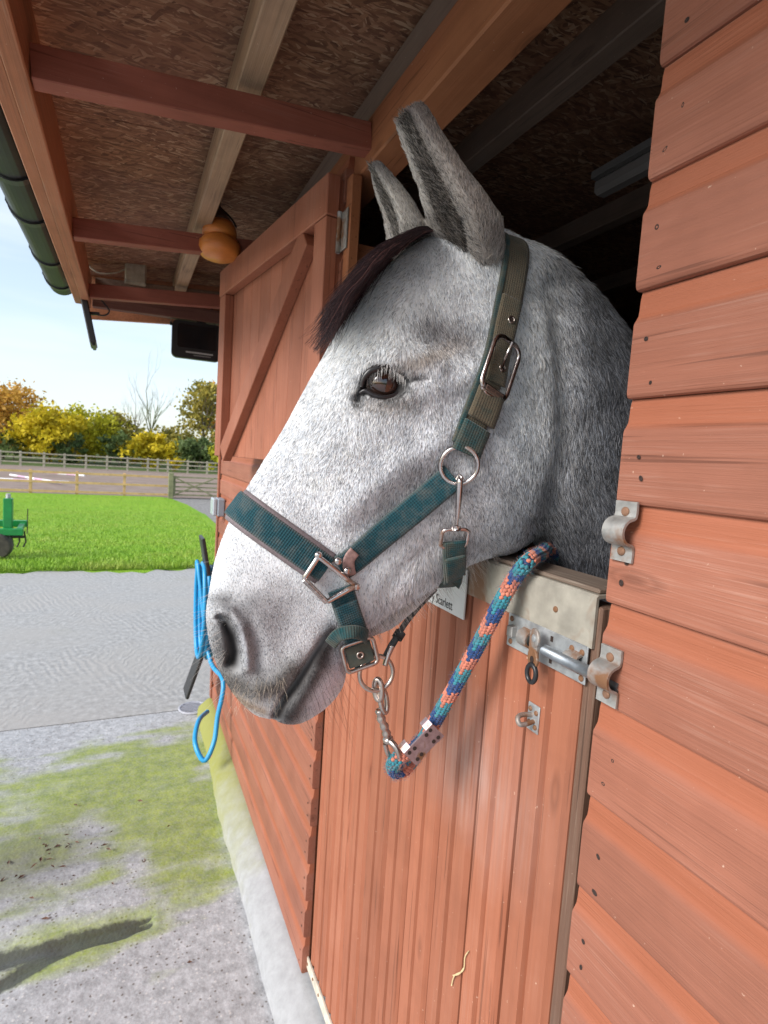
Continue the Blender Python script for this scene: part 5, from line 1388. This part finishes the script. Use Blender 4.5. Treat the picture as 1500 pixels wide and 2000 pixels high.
# ------------------------------------------------------------------ headcollar
hal = empty('headcollar'); tag(hal, 'teal webbing headcollar with nickel buckles and rings on the horse', 'headcollar')
def web_mat(name, col, dirt, dirt_amt, ribs=True):
    m, nt, b = new_mat(name); N = NT(nt)
    uv = N.n('ShaderNodeUVMap').outputs[0]; sx = N.n('ShaderNodeSeparateXYZ'); N.l(uv, sx.inputs[0])
    r1_ = N.math('SINE', N.math('MULTIPLY', sx.outputs[0], 2*math.pi/.0034)); r2_ = N.math('SINE', N.math('MULTIPLY', sx.outputs[1], 2*math.pi*11))
    rib = N.math('ADD', N.math('MULTIPLY', r1_, .55), N.math('MULTIPLY', r2_, .35))
    n1 = N.noise(N.objco(), 55, 5, .65); n2 = N.noise(N.objco(), 300, 3, .6)
    c = N.ramp(rib, [(-.0, tuple(x*.55 for x in col)), (.6, col)]) if ribs else N.ramp(n2, [(.3, tuple(x*.7 for x in col)), (.7, col)])
    # worn pale edges of the webbing
    ed = N.math('ABSOLUTE', N.math('SUBTRACT', sx.outputs[1], .5))
    c = N.mix(N.math('MULTIPLY', N.ramp(ed, [(.40, 0.0), (.49, 1.0)]), .45), c, dirt)
    c = N.mix(N.math('MULTIPLY', N.ramp(n1, [(.5-dirt_amt*.3, 0.0), (.78-dirt_amt*.3, 1.0)]), min(.92, .3+dirt_amt)), c, dirt)
    N.l(c, b.inputs['Base Color']); b.inputs['Roughness'].default_value = .8; b.inputs['Specular IOR Level'].default_value = .2
    b.inputs['Sheen Weight'].default_value = .15
    N.bump(N.math('ADD', rib, N.math('MULTIPLY', n2, .8)) if ribs else n2, .55, .0012, b)
    return m
M_teal = web_mat('teal_webbing', (.016, .085, .108), (.15, .14, .12), .18)
M_muddy = web_mat('muddy_green_webbing', (.06, .085, .07), (.115, .09, .058), .9)
M_mixed = web_mat('stained_teal_webbing', (.014, .085, .095), (.10, .085, .06), .42)
M_pad = web_mat('grey_mauve_felt_padding', (.26, .21, .225), (.13, .105, .10), .3, False)
def smooth_path(P, it=3, closed=False):
    P = np.array([tuple(p) for p in P])
    for _ in range(it):
        Q = P.copy(); Q[1:-1] = (P[:-2]+2*P[1:-1]+P[2:])/4; P = Q
    return P
def ribbon(name, P, Nn, width, thick, mat, parent, taper=None):
    """flat strap along points P with outward normals Nn"""
    n = len(P); mb = MB(); v = []; uv = []; f = []; Lc = 0
    prof = []; hw = width/2; ht = thick/2; m_ = 9
    for k in range(m_): s = -1+2*k/(m_-1); prof.append((s*hw, ht*(1-.5*abs(s)**6), k/(m_-1)))
    for k in range(m_): s = 1-2*k/(m_-1); prof.append((s*hw, -ht*(1-.5*abs(s)**6), 1-k/(m_-1)))
    K = len(prof)
    for i in range(n):
        t = P[min(i+1, n-1)]-P[max(i-1, 0)]; t /= np.linalg.norm(t); nn = Nn[i]-t*(Nn[i]@t); nn /= np.linalg.norm(nn); sd_ = np.cross(nn, t)
        if i: Lc += np.linalg.norm(P[i]-P[i-1])
        for a, b_, c_ in prof: v.append(P[i]+sd_*a+nn*b_); uv.append((Lc, c_))
    for i in range(n-1): f += [(i*K+k, i*K+(k+1) % K, (i+1)*K+(k+1) % K, (i+1)*K+k) for k in range(K)]
    f += [tuple(range(K))[::-1], tuple((n-1)*K+k for k in range(K))]
    mb.add(v, f, uv); o = mb.build(name, mat, parent, True); fix_normals(o); return o
def path_on_horse(pts, n, lift, it=8):
    xy = spline(pts, n); P = []; Nn = []
    for x, y in xy:
        p, nn = hit(x, y, 0); P.append(np.array(p)); Nn.append(np.array(nn))
    Nn = smooth_path(Nn, it*4); Nn /= np.linalg.norm(Nn, axis=1)[:, None]
    P = smooth_path(P, it)+Nn*lift; return P, Nn
def mirror(P): w = (P-P0n)@hnn; return P-2*w[:, None]*hnn
def mirN(Nn): w = Nn@hnn; return Nn-2*w[:, None]*hnn
# noseband: a loop round the nose
C = onH(615, 1092); d1 = (onH(462, 985)-C); d1 = (d1-hn*d1.dot(hn)).normalized()
P = []; Nn = []
for a in np.linspace(R_(-4), R_(196), 90):
    d = hn*math.cos(a)+d1*math.sin(a); r = bvh.ray_cast(C+d*.25, -d)
    if r[0] is None: continue
    P.append(np.array(r[0])); Nn.append(np.array(d))
P = smooth_path(P, 14); Nn = np.array(Nn)
out_ = P-np.array(C); 
fl0 = np.clip((np.arange(len(P))/len(P)-.30)/.15, 0, 1)*np.clip((.62-np.arange(len(P))/len(P))/.12, 0, 1)
P_ = P+Nn*(.0044+.0015*fl0[:, None])
ribbon('noseband_padding', P_, Nn, .047, .006, M_pad, hal)
ribbon('noseband', P_+Nn*.0050, Nn, .036, .0035, M_teal, hal)
# cheek straps, both sides
P, Nn = path_on_horse([(884, 930), (850, 958), (800, 1000), (740, 1048), (690, 1090), (662, 1108)], 60, .0055)
cheek = ribbon('cheek_strap', P, Nn, .037, .0045, M_teal, hal)
ribbon('cheek_strap', mirror(P), mirN(Nn), .037, .0045, M_teal, hal)
Pt, Nt = path_on_horse([(690, 1072), (676, 1090), (680, 1120)], 14, .0095); ribbon('strap_tab', Pt, Nt, .016, .003, plain('pinkish_worn_label', (.33, .20, .18), .7, noise_amt=.3, nscale=200), hal)
# crown strap over the poll
Pn, Nn1 = path_on_horse([(905, 872), (922, 825), (940, 775), (962, 710), (980, 640), (993, 575), (1003, 520), (1006, 480)], 60, .0060)
top = [np.array(onH(1000, 446, .03)), np.array(onH(992, 434, 0.0))]
Pf = mirror(Pn)[::-1]
allP = np.concatenate([Pn, top, mirror(np.array(top[:1])), Pf]); 
allN = np.concatenate([Nn1, [np.array(hn)*.6+np.array([0, 0, .8]), np.array([0, 0, 1.])], [np.array(-hn)*.6+np.array([0, 0, .8])], mirN(Nn1)[::-1]])
allP = np.array(spline(allP, 170)); allN = np.array(spline(allN, 170)); allP = smooth_path(allP, 10); allN = smooth_path(allN, 20)
ribbon('crown_strap', allP, allN, .039, .0050, M_muddy, hal)
ribbon('crown_edge_binding', allP[:150]+np.cross(allN[:150], np.gradient(allP[:150], axis=0)/np.linalg.norm(np.gradient(allP[:150], axis=0), axis=1)[:, None])*.017, allN[:150], .007, .0078, M_mixed, hal)
# strap tail through the buckle
Pn, Nn1 = path_on_horse([(992, 590), (980, 640), (966, 700), (957, 752)], 36, .0115); ribbon('strap_tail', Pn, Nn1, .032, .0040, M_muddy, hal)
Pn, Nn1 = path_on_horse([(950, 770), (940, 800), (930, 826)], 20, .0120); ribbon('strap_keeper', Pn, Nn1, .042, .005, M_muddy, hal)
Pn, Nn1 = path_on_horse([(925, 834), (915, 858), (905, 884)], 20, .0100); ribbon('strap_fold', Pn, Nn1, .041, .0055, M_mixed, hal)
def frame_on(px, py, ax_px, w, h, r, tube, lift, nm, mat, parent=hal, flatn=None, rad=.5):
    """rounded rectangular metal frame lying on the horse; ax_px is the image direction of its long side"""
    p, nn = hit(px, py, lift); nn = Vector(flatn) if flatn is not None else nn
    q = hit(px+ax_px[0]*25, py+ax_px[1]*25, lift)[0]-hit(px-ax_px[0]*25, py-ax_px[1]*25, lift)[0]; ly = (q-nn*q.dot(nn)).normalized(); lx = ly.cross(nn).normalized()
    pts = [p+lx*a+ly*b_ for a, b_ in rrect(w/2, h/2, r, 6)]
    o = MB().tube(pts, tube, 10, closed=True, up0=nn, flat=.75).build(nm, mat, parent, True); return o, p, lx, ly, nn
def eyelet(p, nn, parent, r=.0045):
    n = Vector(nn); u = n.orthogonal().normalized(); w = n.cross(u)
    MB().tube([p+(u*math.cos(a)+w*math.sin(a))*r for a in np.linspace(0, 2*math.pi, 17)[:-1]], .0014, 7, closed=True).build('eyelet', M_nickel, parent, True)
    MB().lathe([(r*.8, -.001), (r*.8, .0004)], p, n, 12).build('eyelet_hole', M_hole, parent)
def text_mesh(name, s, size, p, lx, ly, nn, mat, parent, sx=1.0):
    cu = bpy.data.curves.new(name, 'FONT'); cu.body = s; cu.size = size; cu.align_x = 'CENTER'; cu.align_y = 'CENTER'; cu.extrude = .0001; cu.resolution_u = 3
    t = bpy.data.objects.new(name, cu); COL.objects.link(t); dg = bpy.context.evaluated_depsgraph_get(); me_ = bpy.data.meshes.new_from_object(t.evaluated_get(dg))
    bpy.data.objects.remove(t); B = Matrix((lx*sx, ly, nn)).transposed().to_4x4(); B.translation = p; me_.transform(B); me_.name = name
    o = bpy.data.objects.new(name, me_); COL.objects.link(o); me_.materials.clear(); me_.materials.append(mat); o.parent = parent; return o
M_engr = plain('dark_engraving', (.05, .035, .03), .6)
bk, p, lx, ly, nn = frame_on(963, 722, (-.27, 1), .049, .078, .015, .0036, .0145, 'crown_buckle', M_chrome)
if ly.z > 0: ly = -ly; lx = -lx
# broad bottom bar with lettering, and the tongue
bp = p+ly*.0345
MB().box(bp+nn*.0005, (.0225, .0062, .0028), Matrix((lx, ly, nn)).transposed(), .002).build('buckle_plate', M_chrome, bk)
MB().box(bp+nn*.0028, (.0165, .0036, .0008), Matrix((lx, ly, nn)).transposed(), .0004).build('engraved_panel', plain('worn_brown_panel', (.20, .12, .09), .5), bk)
text_mesh('lettering', 'WOOF WEAR', .0058, bp+nn*.0040, (lx if lx.dot(cr) > 0 else -lx), -ly, nn, M_engr, bk, .9)
MB().tube([p+ly*.002+nn*.001, p-ly*.020+nn*.0025, p-ly*.037+nn*.0045], [.0024, .0024, .0020], 8).build('buckle_tongue', M_chrome, bk, True)
for px, py in ((988, 632), (967, 722)): q, n2 = hit(px, py, .0138); eyelet(q, n2, hal)
# side rings
def ring_on(px, py, rpx, lift, tube, nm, mat, nrm=None, w=None):
    if w is None: p, n2 = hit(px, py, lift)
    else: p = onH(px, py, w); n2 = Vector(nrm)
    n2 = Vector(nrm) if nrm is not None else n2
    z = (p-CAM).dot(fwd); r = rpx*z/F_PX; u = n2.orthogonal().normalized(); v_ = n2.cross(u)
    return MB().tube([p+(u*math.cos(a)+v_*math.sin(a))*r for a in np.linspace(0, 2*math.pi, 49)[:-1]], tube, 10, closed=True).build(nm, mat, hal, True)
sr = ring_on(895, 906, 37, .009, .0030, 'side_ring', M_chrome)
so = sr.copy(); COL.objects.link(so); so.data = sr.data.copy()
vv_ = np.array([tuple(v.co) for v in so.data.vertices]); so.data.vertices.foreach_set('co', mirror(vv_).astype(np.float32).ravel()); so.parent = hal
# throat snap and strap end
p1, n1 = hit(893, 940, .012); p2, n2 = hit(886, 1022, .014); p3, _ = hit(890, 985, .0135)
mb = MB(); mb.tube(vspline([p1+n1*.002+(-cd)*.004, p1+n1*.006, p3+n1*.001, p2], 26), [.0022+.0022*math.sin(math.pi*min(1, i/25*1.15)) for i in range(26)], 10); mb.build('throat_snap', M_chrome, hal, True)
MB().tube([p2-n2*.0+(-cd)*.003, p2+cd*.004], [.0062, .0058], 12).build('snap_swivel', M_chrome, hal, True)
MB().tube(vspline([p1+n1*.004, p1+(-cd)*.006+n1*.0045+cr*.003, p1+(-cd)*.009, p1-cr*.003+(-cd)*.003-n1*.002], 14), .0022, 8).build('snap_hook', M_chrome, hal, True)
frame_on(883, 1042, (1, .02), .029, .037, .008, .0027, .012, 'throat_loop', M_chrome)
Pn, Nn1 = path_on_horse([(884, 1048), (881, 1080), (878, 1110), (875, 1132)], 30, .012); ribbon('throat_strap', Pn, Nn1, .033, .006, M_mixed, hal)
Pn2 = Pn[:22]+Nn1[:22]*.005; ribbon('throat_strap_fold', Pn2[8:], Nn1[8:22], .031, .004, M_mixed, hal)
q = Pn[-1]; bck = [q, q-np.array(Nn1[-1])*.015+np.array(cd)*.010, np.array(onH(868, 1140, .0)), mirror(np.array([q]))[0]]
bn = [Nn1[-1], np.array(cd)*1.0+Nn1[-1]*.4, np.array(cd), np.array(-hn)]
ribbon('throat_strap', spline(bck, 26), np.array(spline(bn, 26)), .030, .005, M_mixed, hal)
# square halter fitting
sq = [(617, 1080), (656, 1084), (690, 1140), (636, 1170), (590, 1124)]
cor = [hit(x, y, .0150)[0] for x, y in ((619, 1082), (688, 1138), (634, 1168), (591, 1124))]
pts = []
for i in range(4):
    a, b_ = cor[i], cor[(i+1) % 4]; pts += [a+(b_-a)*t for t in (.06, .3, .5, .7, .94)]
sqf = MB().tube(pts, .0038, 10, closed=True, flat=.9).build('square_fitting', M_chrome, hal, True)
_, nS = hit(640, 1125)
MB().bar(cor[3]+nS*.001, cor[2]+nS*.001, .0075, .0042, tuple(nS), .001).build('fitting_plate', M_chrome, sqf)
tx = (cor[2]-cor[3]).normalized(); ty = nS.cross(tx).normalized(); nS2 = tx.cross(ty)
text_mesh('lettering', 'WOOF WEAR', .0050, (cor[2]+cor[3])/2+nS*.0034, tx, ty if ty.dot(cd) < 0 else -ty, nS, M_engr, sqf, .95)
for k, (x, y) in enumerate(((619, 1080), (690, 1140), (672, 1108), (656, 1090))): 
    q, n2 = hit(x, y, .0150); MB().lathe([(.0052, -.002), (.0055, .001), (.003, .003)], q, n2, 10).build('fitting_lug', M_chrome, sqf, True)
# chin strap, keeper, buckle, ring
Pn, Nn1 = path_on_horse([(662, 1146), (668, 1165), (676, 1190), (684, 1212), (690, 1232)], 34, .0075); 
tail = [np.array(onH(697, 1252, .045)), np.array(onH(705, 1276, .034)), np.array(onH(716, 1296, .024))]
Pc = np.array(spline(np.concatenate([Pn[::5], tail]), 50)); Nc = np.concatenate([Nn1[::5], [np.array(hn)]*3]); Nc = np.array(spline(Nc, 50)); Nc = smooth_path(Nc, 10)
ribbon('chin_strap', Pc, Nc, .035, .0045, M_teal, hal)
ribbon('chin_strap_overlap', Pc[12:36]+Nc[12:36]*.0048, Nc[12:36], .033, .004, M_teal, hal)
kp = [np.array(onH(x, y, w)) for x, y, w in ((646, 1258, .050), (662, 1240, .062), (690, 1234, .068), (712, 1240, .058), (716, 1246, .040))]
kn = [np.array(-e1)*.4+np.array(hn)*.8, np.array(hn)+np.array([0, 0, .5]), np.array(hn)+np.array([0, 0, .6]), np.array(hn)+np.array(e1)*.6, np.array(e1)]
ribbon('strap_keeper', spline(kp, 26), np.array(spline(kn, 26)), .018, .0045, M_mixed, hal)
bw_ = .034; p = onH(703, 1279, .046); lyb = (onH(720, 1273, .046)-p).normalized(); nb_ = Vector(hn); lxb = lyb.cross(nb_).normalized()
pts = [p+lyb*a+lxb*b_ for a, b_ in rrect(.023, .0195, .007, 6)]
cb = MB().tube(pts, .0031, 10, closed=True, up0=nb_).build('chin_buckle', M_nickel, hal, True)
MB().box(p-nb_*.002, (.0185, .015, .0025), Matrix((lyb, lxb, nb_)).transposed(), .001).build('buckle_strap_end', M_mixed, cb)
eyelet(p+nb_*.0012, nb_, cb, .0042)
rn = (Vector(hn)*.96+Vector((0, 0, .1))).normalized()
ring_on(735, 1315, 34, 0, .0032, 'chin_ring', M_nickel, rn, .030)
# rolled cord from the chin ring back to the throat
mb = MB(); cpts = vspline([onH(752, 1284, .026), onH(768, 1256, .018), onH(790, 1220, .008), onH(815, 1188, -.002), onH(850, 1150, -.01)], 30)
mb.tube(cpts, [.0055+.0012*math.sin(min(1, i/12)*3.14) for i in range(30)], 10, flat=.8); mb.build('rolled_cord', plain('dark_grey_cord', (.045, .05, .05), .8, noise_amt=.4, nscale=250, bump=.3), hal, True)
MB().tube(vspline([onH(752, 1300, .030), onH(757, 1282, .028), onH(766, 1262, .024)], 12), .0042, 8).build('cord_clip', M_nickel, hal, True)
MB().tube([onH(775, 1247, .017), onH(783, 1234, .013)], .0082, 10).build('cord_collar', plain('black_cord_binding', (.03, .03, .03), .8), hal, True)

# ------------------------------------------------------------------ lead rope with snap hook
lr = empty('lead_rope'); tag(lr, 'navy teal and coral braided lead rope hung over the door', 'rope')
wr = .030
# snap: swivel eye, chain-like body, hook
S_ = lambda x, y, w=wr: onH(x, y, w)
def loop(cx, cy, rx, ry, ang, tube, nm, tilt=0.0, w=wr):
    c = S_(cx, cy, w); z = (c-CAM).dot(fwd)/F_PX; pts = []
    for a in np.linspace(0, 2*math.pi, 29)[:-1]:
        u, v_ = rx*math.cos(a), ry*math.sin(a); ca, sa = math.cos(R_(ang)), math.sin(R_(ang))
        pts.append(c+cr*((u*ca-v_*sa)*z*math.cos(tilt))+cd*((u*sa+v_*ca)*z)+hn*(u*z*math.sin(tilt)))
    return MB().tube(pts, tube, 9, closed=True).build(nm, M_nickel, lr, True)
loop(739, 1347, 7, 20, -4, .0042, 'swivel_eye', .5)
loop(749, 1368, 9, 24, -12, .0038, 'swivel_link', -.6)
MB().tube(vspline([S_(741, 1385), S_(744, 1402), S_(752, 1422), S_(757, 1440), S_(760, 1446)], 24), [.0048+.0022*math.sin(i*.75)**2 for i in range(24)], 10).build('snap_body', M_nickel, lr, True)
MB().lathe([(.0050, -.004), (.0078, -.002), (.0078, .003), (.0055, .005)], S_(758, 1444), S_(762, 1460)-S_(756, 1434), 14).build('snap_collar', M_nickel, lr, True)
MB().tube(vspline([S_(752, 1452), S_(757, 1470), S_(764, 1478)], 12), .0036, 8).build('snap_gate', M_nickel, lr, True)
MB().tube(vspline([S_(762, 1448, wr+.004), S_(772, 1458, wr+.012), S_(779, 1474, wr+.016), S_(781, 1492, wr+.014), S_(776, 1500, wr+.006)], 24), [.0050-.002*i/23 for i in range(24)], 10).build('snap_hook', M_nickel, lr, True)
# braided rope: stitches laid in rows round the core
topz = cap_t+.0075
pA = onZ(1078, 1076, topz+.009); pB = onZ(1056, 1083, topz+.012); pC = onZ(1032, 1096, topz+.012); pD = onX(1006, 1128, -.022); pE_ = onX(984, 1165, -.036)
pF = S_(838, 1428, wr+.004); 
def mixp(a, b_, t): return a+(b_-a)*t
path = [pA+Vector((.10, .0, -.05)), pA, pB, pC, pD, pE_, mixp(pE_, pF, .33)+Vector((0, 0, -.004)), mixp(pE_, pF, .66)+Vector((0, 0, -.003)), pF, S_(820, 1452), S_(800, 1468, wr+.008), S_(782, 1478, wr+.010), S_(768, 1492, wr+.004), S_(772, 1506, wr-.004), S_(790, 1502, wr-.006), S_(812, 1474, wr-.010), S_(838, 1440, wr-.010)]
RP = vspline(path, 900)
RC = [(.55, .175, .11), (.008, .050, .18), (.025, .20, .25)]; SEQ = [0, 0, 2, 2, 1, 1]
def braid(name, pts, rad, parent, pitch=.0047, ncol=11, ph=0):
    P = np.array([tuple(p) for p in pts]); seg = np.linalg.norm(np.diff(P, axis=0), axis=1); cum = np.concatenate([[0], np.cumsum(seg)]); L_ = cum[-1]
    nrow = int(L_/pitch); V = []; Fc = []; Cc = []; u = np.array([.2, .5, .8])
    g0 = [(-1, 0, 0), (0, -1, 0), (0, 0, 1), (0, 1, 0), (0, 0, -1), (1, 0, 0)]
    # small rounded stitch: elongated lozenge, 10 points
    for r_ in range(nrow):
        s = (r_+.5)*pitch; c = np.array([np.interp(s, cum, P[:, i]) for i in range(3)]); c2 = np.array([np.interp(min(s+.003, L_), cum, P[:, i]) for i in range(3)])
        c1 = np.array([np.interp(max(s-.003, 0), cum, P[:, i]) for i in range(3)]); t = c2-c1; t /= np.linalg.norm(t)
        u = u-t*(u@t); u /= np.linalg.norm(u); w = np.cross(t, u)
        for k in range(ncol):
            sgn = 1 if k % 2 else -1; a = 2*math.pi*(k+.0)/ncol
            o_ = np.cos(a)*u+np.sin(a)*w; tg = -np.sin(a)*u+np.cos(a)*w
            dirs = t*.92+tg*(.55*sgn); dirs /= np.linalg.norm(dirs); sdw = np.cross(o_, dirs)
            cc_ = c+o_*(rad*.86)+t*(pitch*.5*(k % 2)); ln = pitch*.92; wd = rad*.35; hi = rad*.22
            b0_ = len(V)
            for q in ((-1, 0, .0), (-.45, -.85, .25), (-.45, .85, .25), (-.35, 0, 1), (.45, -.85, .25), (.45, .85, .25), (.45, 0, .95), (1, 0, .1), (0, 0, -1)):
                V.append(cc_+dirs*(q[0]*ln)+sdw*(q[1]*wd)+o_*(q[2]*hi))
            Fc += [tuple(b0_+i for i in q) for q in ((0, 1, 3), (0, 3, 2), (1, 4, 6, 3), (3, 6, 5, 2), (4, 7, 6), (6, 7, 5), (0, 8, 1), (0, 2, 8), (1, 8, 4), (2, 5, 8), (4, 8, 7), (5, 7, 8))]
            zig = abs(((k/ncol*3) % 1)-.5)*2*3.2; ci = SEQ[int((r_+ph+zig+(k % 2)*.5)/2.2) % len(SEQ)]
            f_ = random.uniform(.75, 1.2); Cc += [(*[x*f_ for x in RC[ci]], 1)]*9
    o = mesh_obj(name, V, Fc, M_rope, parent, True); fix_normals(o)
    o.data.color_attributes.new('yarn', 'FLOAT_COLOR', 'POINT').data.foreach_set('color', np.array(Cc, np.float32).ravel()); return o
m, nt, b = new_mat('braided_yarn'); N = NT(nt); at = N.n('ShaderNodeAttribute', attribute_name='yarn')
c = N.mix(N.ramp(N.noise(N.objco(), 60, 4, .6), [(.5, 0.0), (.75, .35)]), at.outputs['Color'], (.16, .12, .10)); N.l(c, b.inputs['Base Color']); b.inputs['Roughness'].default_value = .85
b.inputs['Sheen Weight'].default_value = .2; N.bump(N.noise(N.mapping(N.objco(), (1, 1, 1)), 900, 2, .6), .5, .0006, b); M_rope = m
braid('braided_rope', RP, .0102, lr)
MB().tube(vspline(path, 200), .0079, 8).build('rope_core', plain('dark_rope_core', (.02, .05, .12), .9), lr, True)
# yarn fuzz
nfz = 2600; RPn = np.array([tuple(p) for p in RP]); ix_ = rng.integers(20, len(RPn)-20, nfz); tg_ = RPn[ix_+3]-RPn[ix_-3]; tg_ /= np.linalg.norm(tg_, axis=1)[:, None]+1e-9
dr_ = np.cross(tg_, rng.normal(size=(nfz, 3))); dr_ /= np.linalg.norm(dr_, axis=1)[:, None]; Lz = rng.uniform(.002, .006, nfz)[:, None]
q0 = RPn[ix_]+dr_*.0115; q2 = q0+(dr_*.6+tg_*rng.normal(0, .7, (nfz, 1))+rng.normal(0, .3, (nfz, 3)))*Lz; q1 = (q0+q2)/2+dr_*Lz*.15
fcol = np.array(RC+[(.35, .30, .28)])[rng.integers(0, 4, nfz)]
tag(hair_obj('rope_fuzz', None, np.stack([q0, q1, q2], 1), np.tile([.00012, .0001, .00004], (nfz, 1)), fcol, M_hair, lr), kind='stuff')
# crimped metal clamp round both rope parts
cc_ = S_(819, 1442, wr+.016); ay = (S_(846, 1424)-S_(800, 1472)).normalized(); nn = Vector(hn); axx = ay.cross(nn).normalized()
M_clamp = metal_mat('scuffed_pink_tin', (.40, .30, .31), .22, .42, .7, 120)
z_ = (cc_-CAM).dot(fwd)/F_PX; hl_ = 38*z_; hw_ = 27*z_
clp = MB(); prof = [(-hw_, .004), (-hw_*.96, .012), (-hw_*.7, .0190), (hw_*.7, .0190), (hw_*.96, .012), (hw_, .004), (hw_*.93, .004), (hw_*.88, .010), (hw_*.66, .0165), (-hw_*.66, .0165), (-hw_*.88, .010), (-hw_*.93, .004)]
def cseg(a, b_, k=1.0): clp.extrude([(x*k, y) for x, y in prof], cc_+ay*(a*hl_), cc_+ay*(b_*hl_), axx, nn)
cseg(-1, -.55); cseg(.55, 1); 
clp.extrude([(-hw_*.66, .0155), (-hw_*.66, .0188), (hw_*.66, .0188), (hw_*.66, .0155)], cc_-ay*(.56*hl_), cc_+ay*(.56*hl_), axx, nn)
cl = clp.build('rope_clamp', M_clamp, lr); fix_normals(cl)
for a, b_ in ((-.78, -.35), (-.72, .35), (-.45, -.3), (-.42, .32), (.72, -.38), (.75, .35), (.45, .32), (.42, -.35)):
    MB().lathe([(.0030, 0), (.0030, .0006)], cc_+ay*(a*hl_)+axx*(b_*hw_*1.2)+nn*.0188, nn, 9).build('clamp_hole', M_hole, cl)

# ------------------------------------------------------------------ name plate on the door
XP = -.0075
tr_, br_ = onX(912, 1113, XP), onX(908, 1212, XP)
npz0, npz1 = br_.z, tr_.z; npy = (tr_.y+br_.y)/2; NW = .17
pl = empty('name_plate'); pl.location = (XP, npy+NW/2, (npz0+npz1)/2); tag(pl, 'white name plate lettered Scarlett on the lower door', 'sign')
MB().box((0, 0, 0), (.0016, NW/2, (npz1-npz0)/2), bev=.0006).build('plate', plain('white_metal_sheet', (.62, .61, .58), .35, noise_amt=.06), pl)
M_ink = plain('black_print', (.03, .03, .03), .6)
tp = onX(866, 1176, XP-.002)
t_ = text_mesh('lettering', 'y Scarlett', .0225, Vector((-.0021, (tp.y-pl.location.y)+.005, tp.z-pl.location.z)), Vector((0, -1, 0)), Zup, Vector((-1, 0, 0)), M_ink, pl, .80)
for sy in (-1, 1):
    screw((-.0022, sy*(NW/2-.007), (npz1-npz0)/2-.007), pl, .003)
for k in range(3):
    z = .006+.006*k; MB().tube(vspline([(-.0022, -NW*.22-.006*k, z), (-.0022, -NW*.30, z+.005), (-.0022, -NW*.38, z+.003)], 10), .0004, 5).build('drawn_line', M_ink, pl)
# wisp of straw on the boards
sw_ = empty('straw_wisp'); p0_ = onX(895, 1895, -.003); sw_.location = p0_; tag(sw_, 'thin pale wisp of straw stuck to the door boards', 'straw')
M_straw = plain('pale_straw', (.62, .48, .26), .7)
for q in ([(882, 1925), (888, 1905), (905, 1895), (908, 1870), (915, 1858)], [(885, 1905), (897, 1902), (906, 1890)]):
    MB().tube(vspline([onX(x, y, -.004)-p0_ for x, y in q], 16), .0011, 6).build('straw_stalk', M_straw, sw_, True)
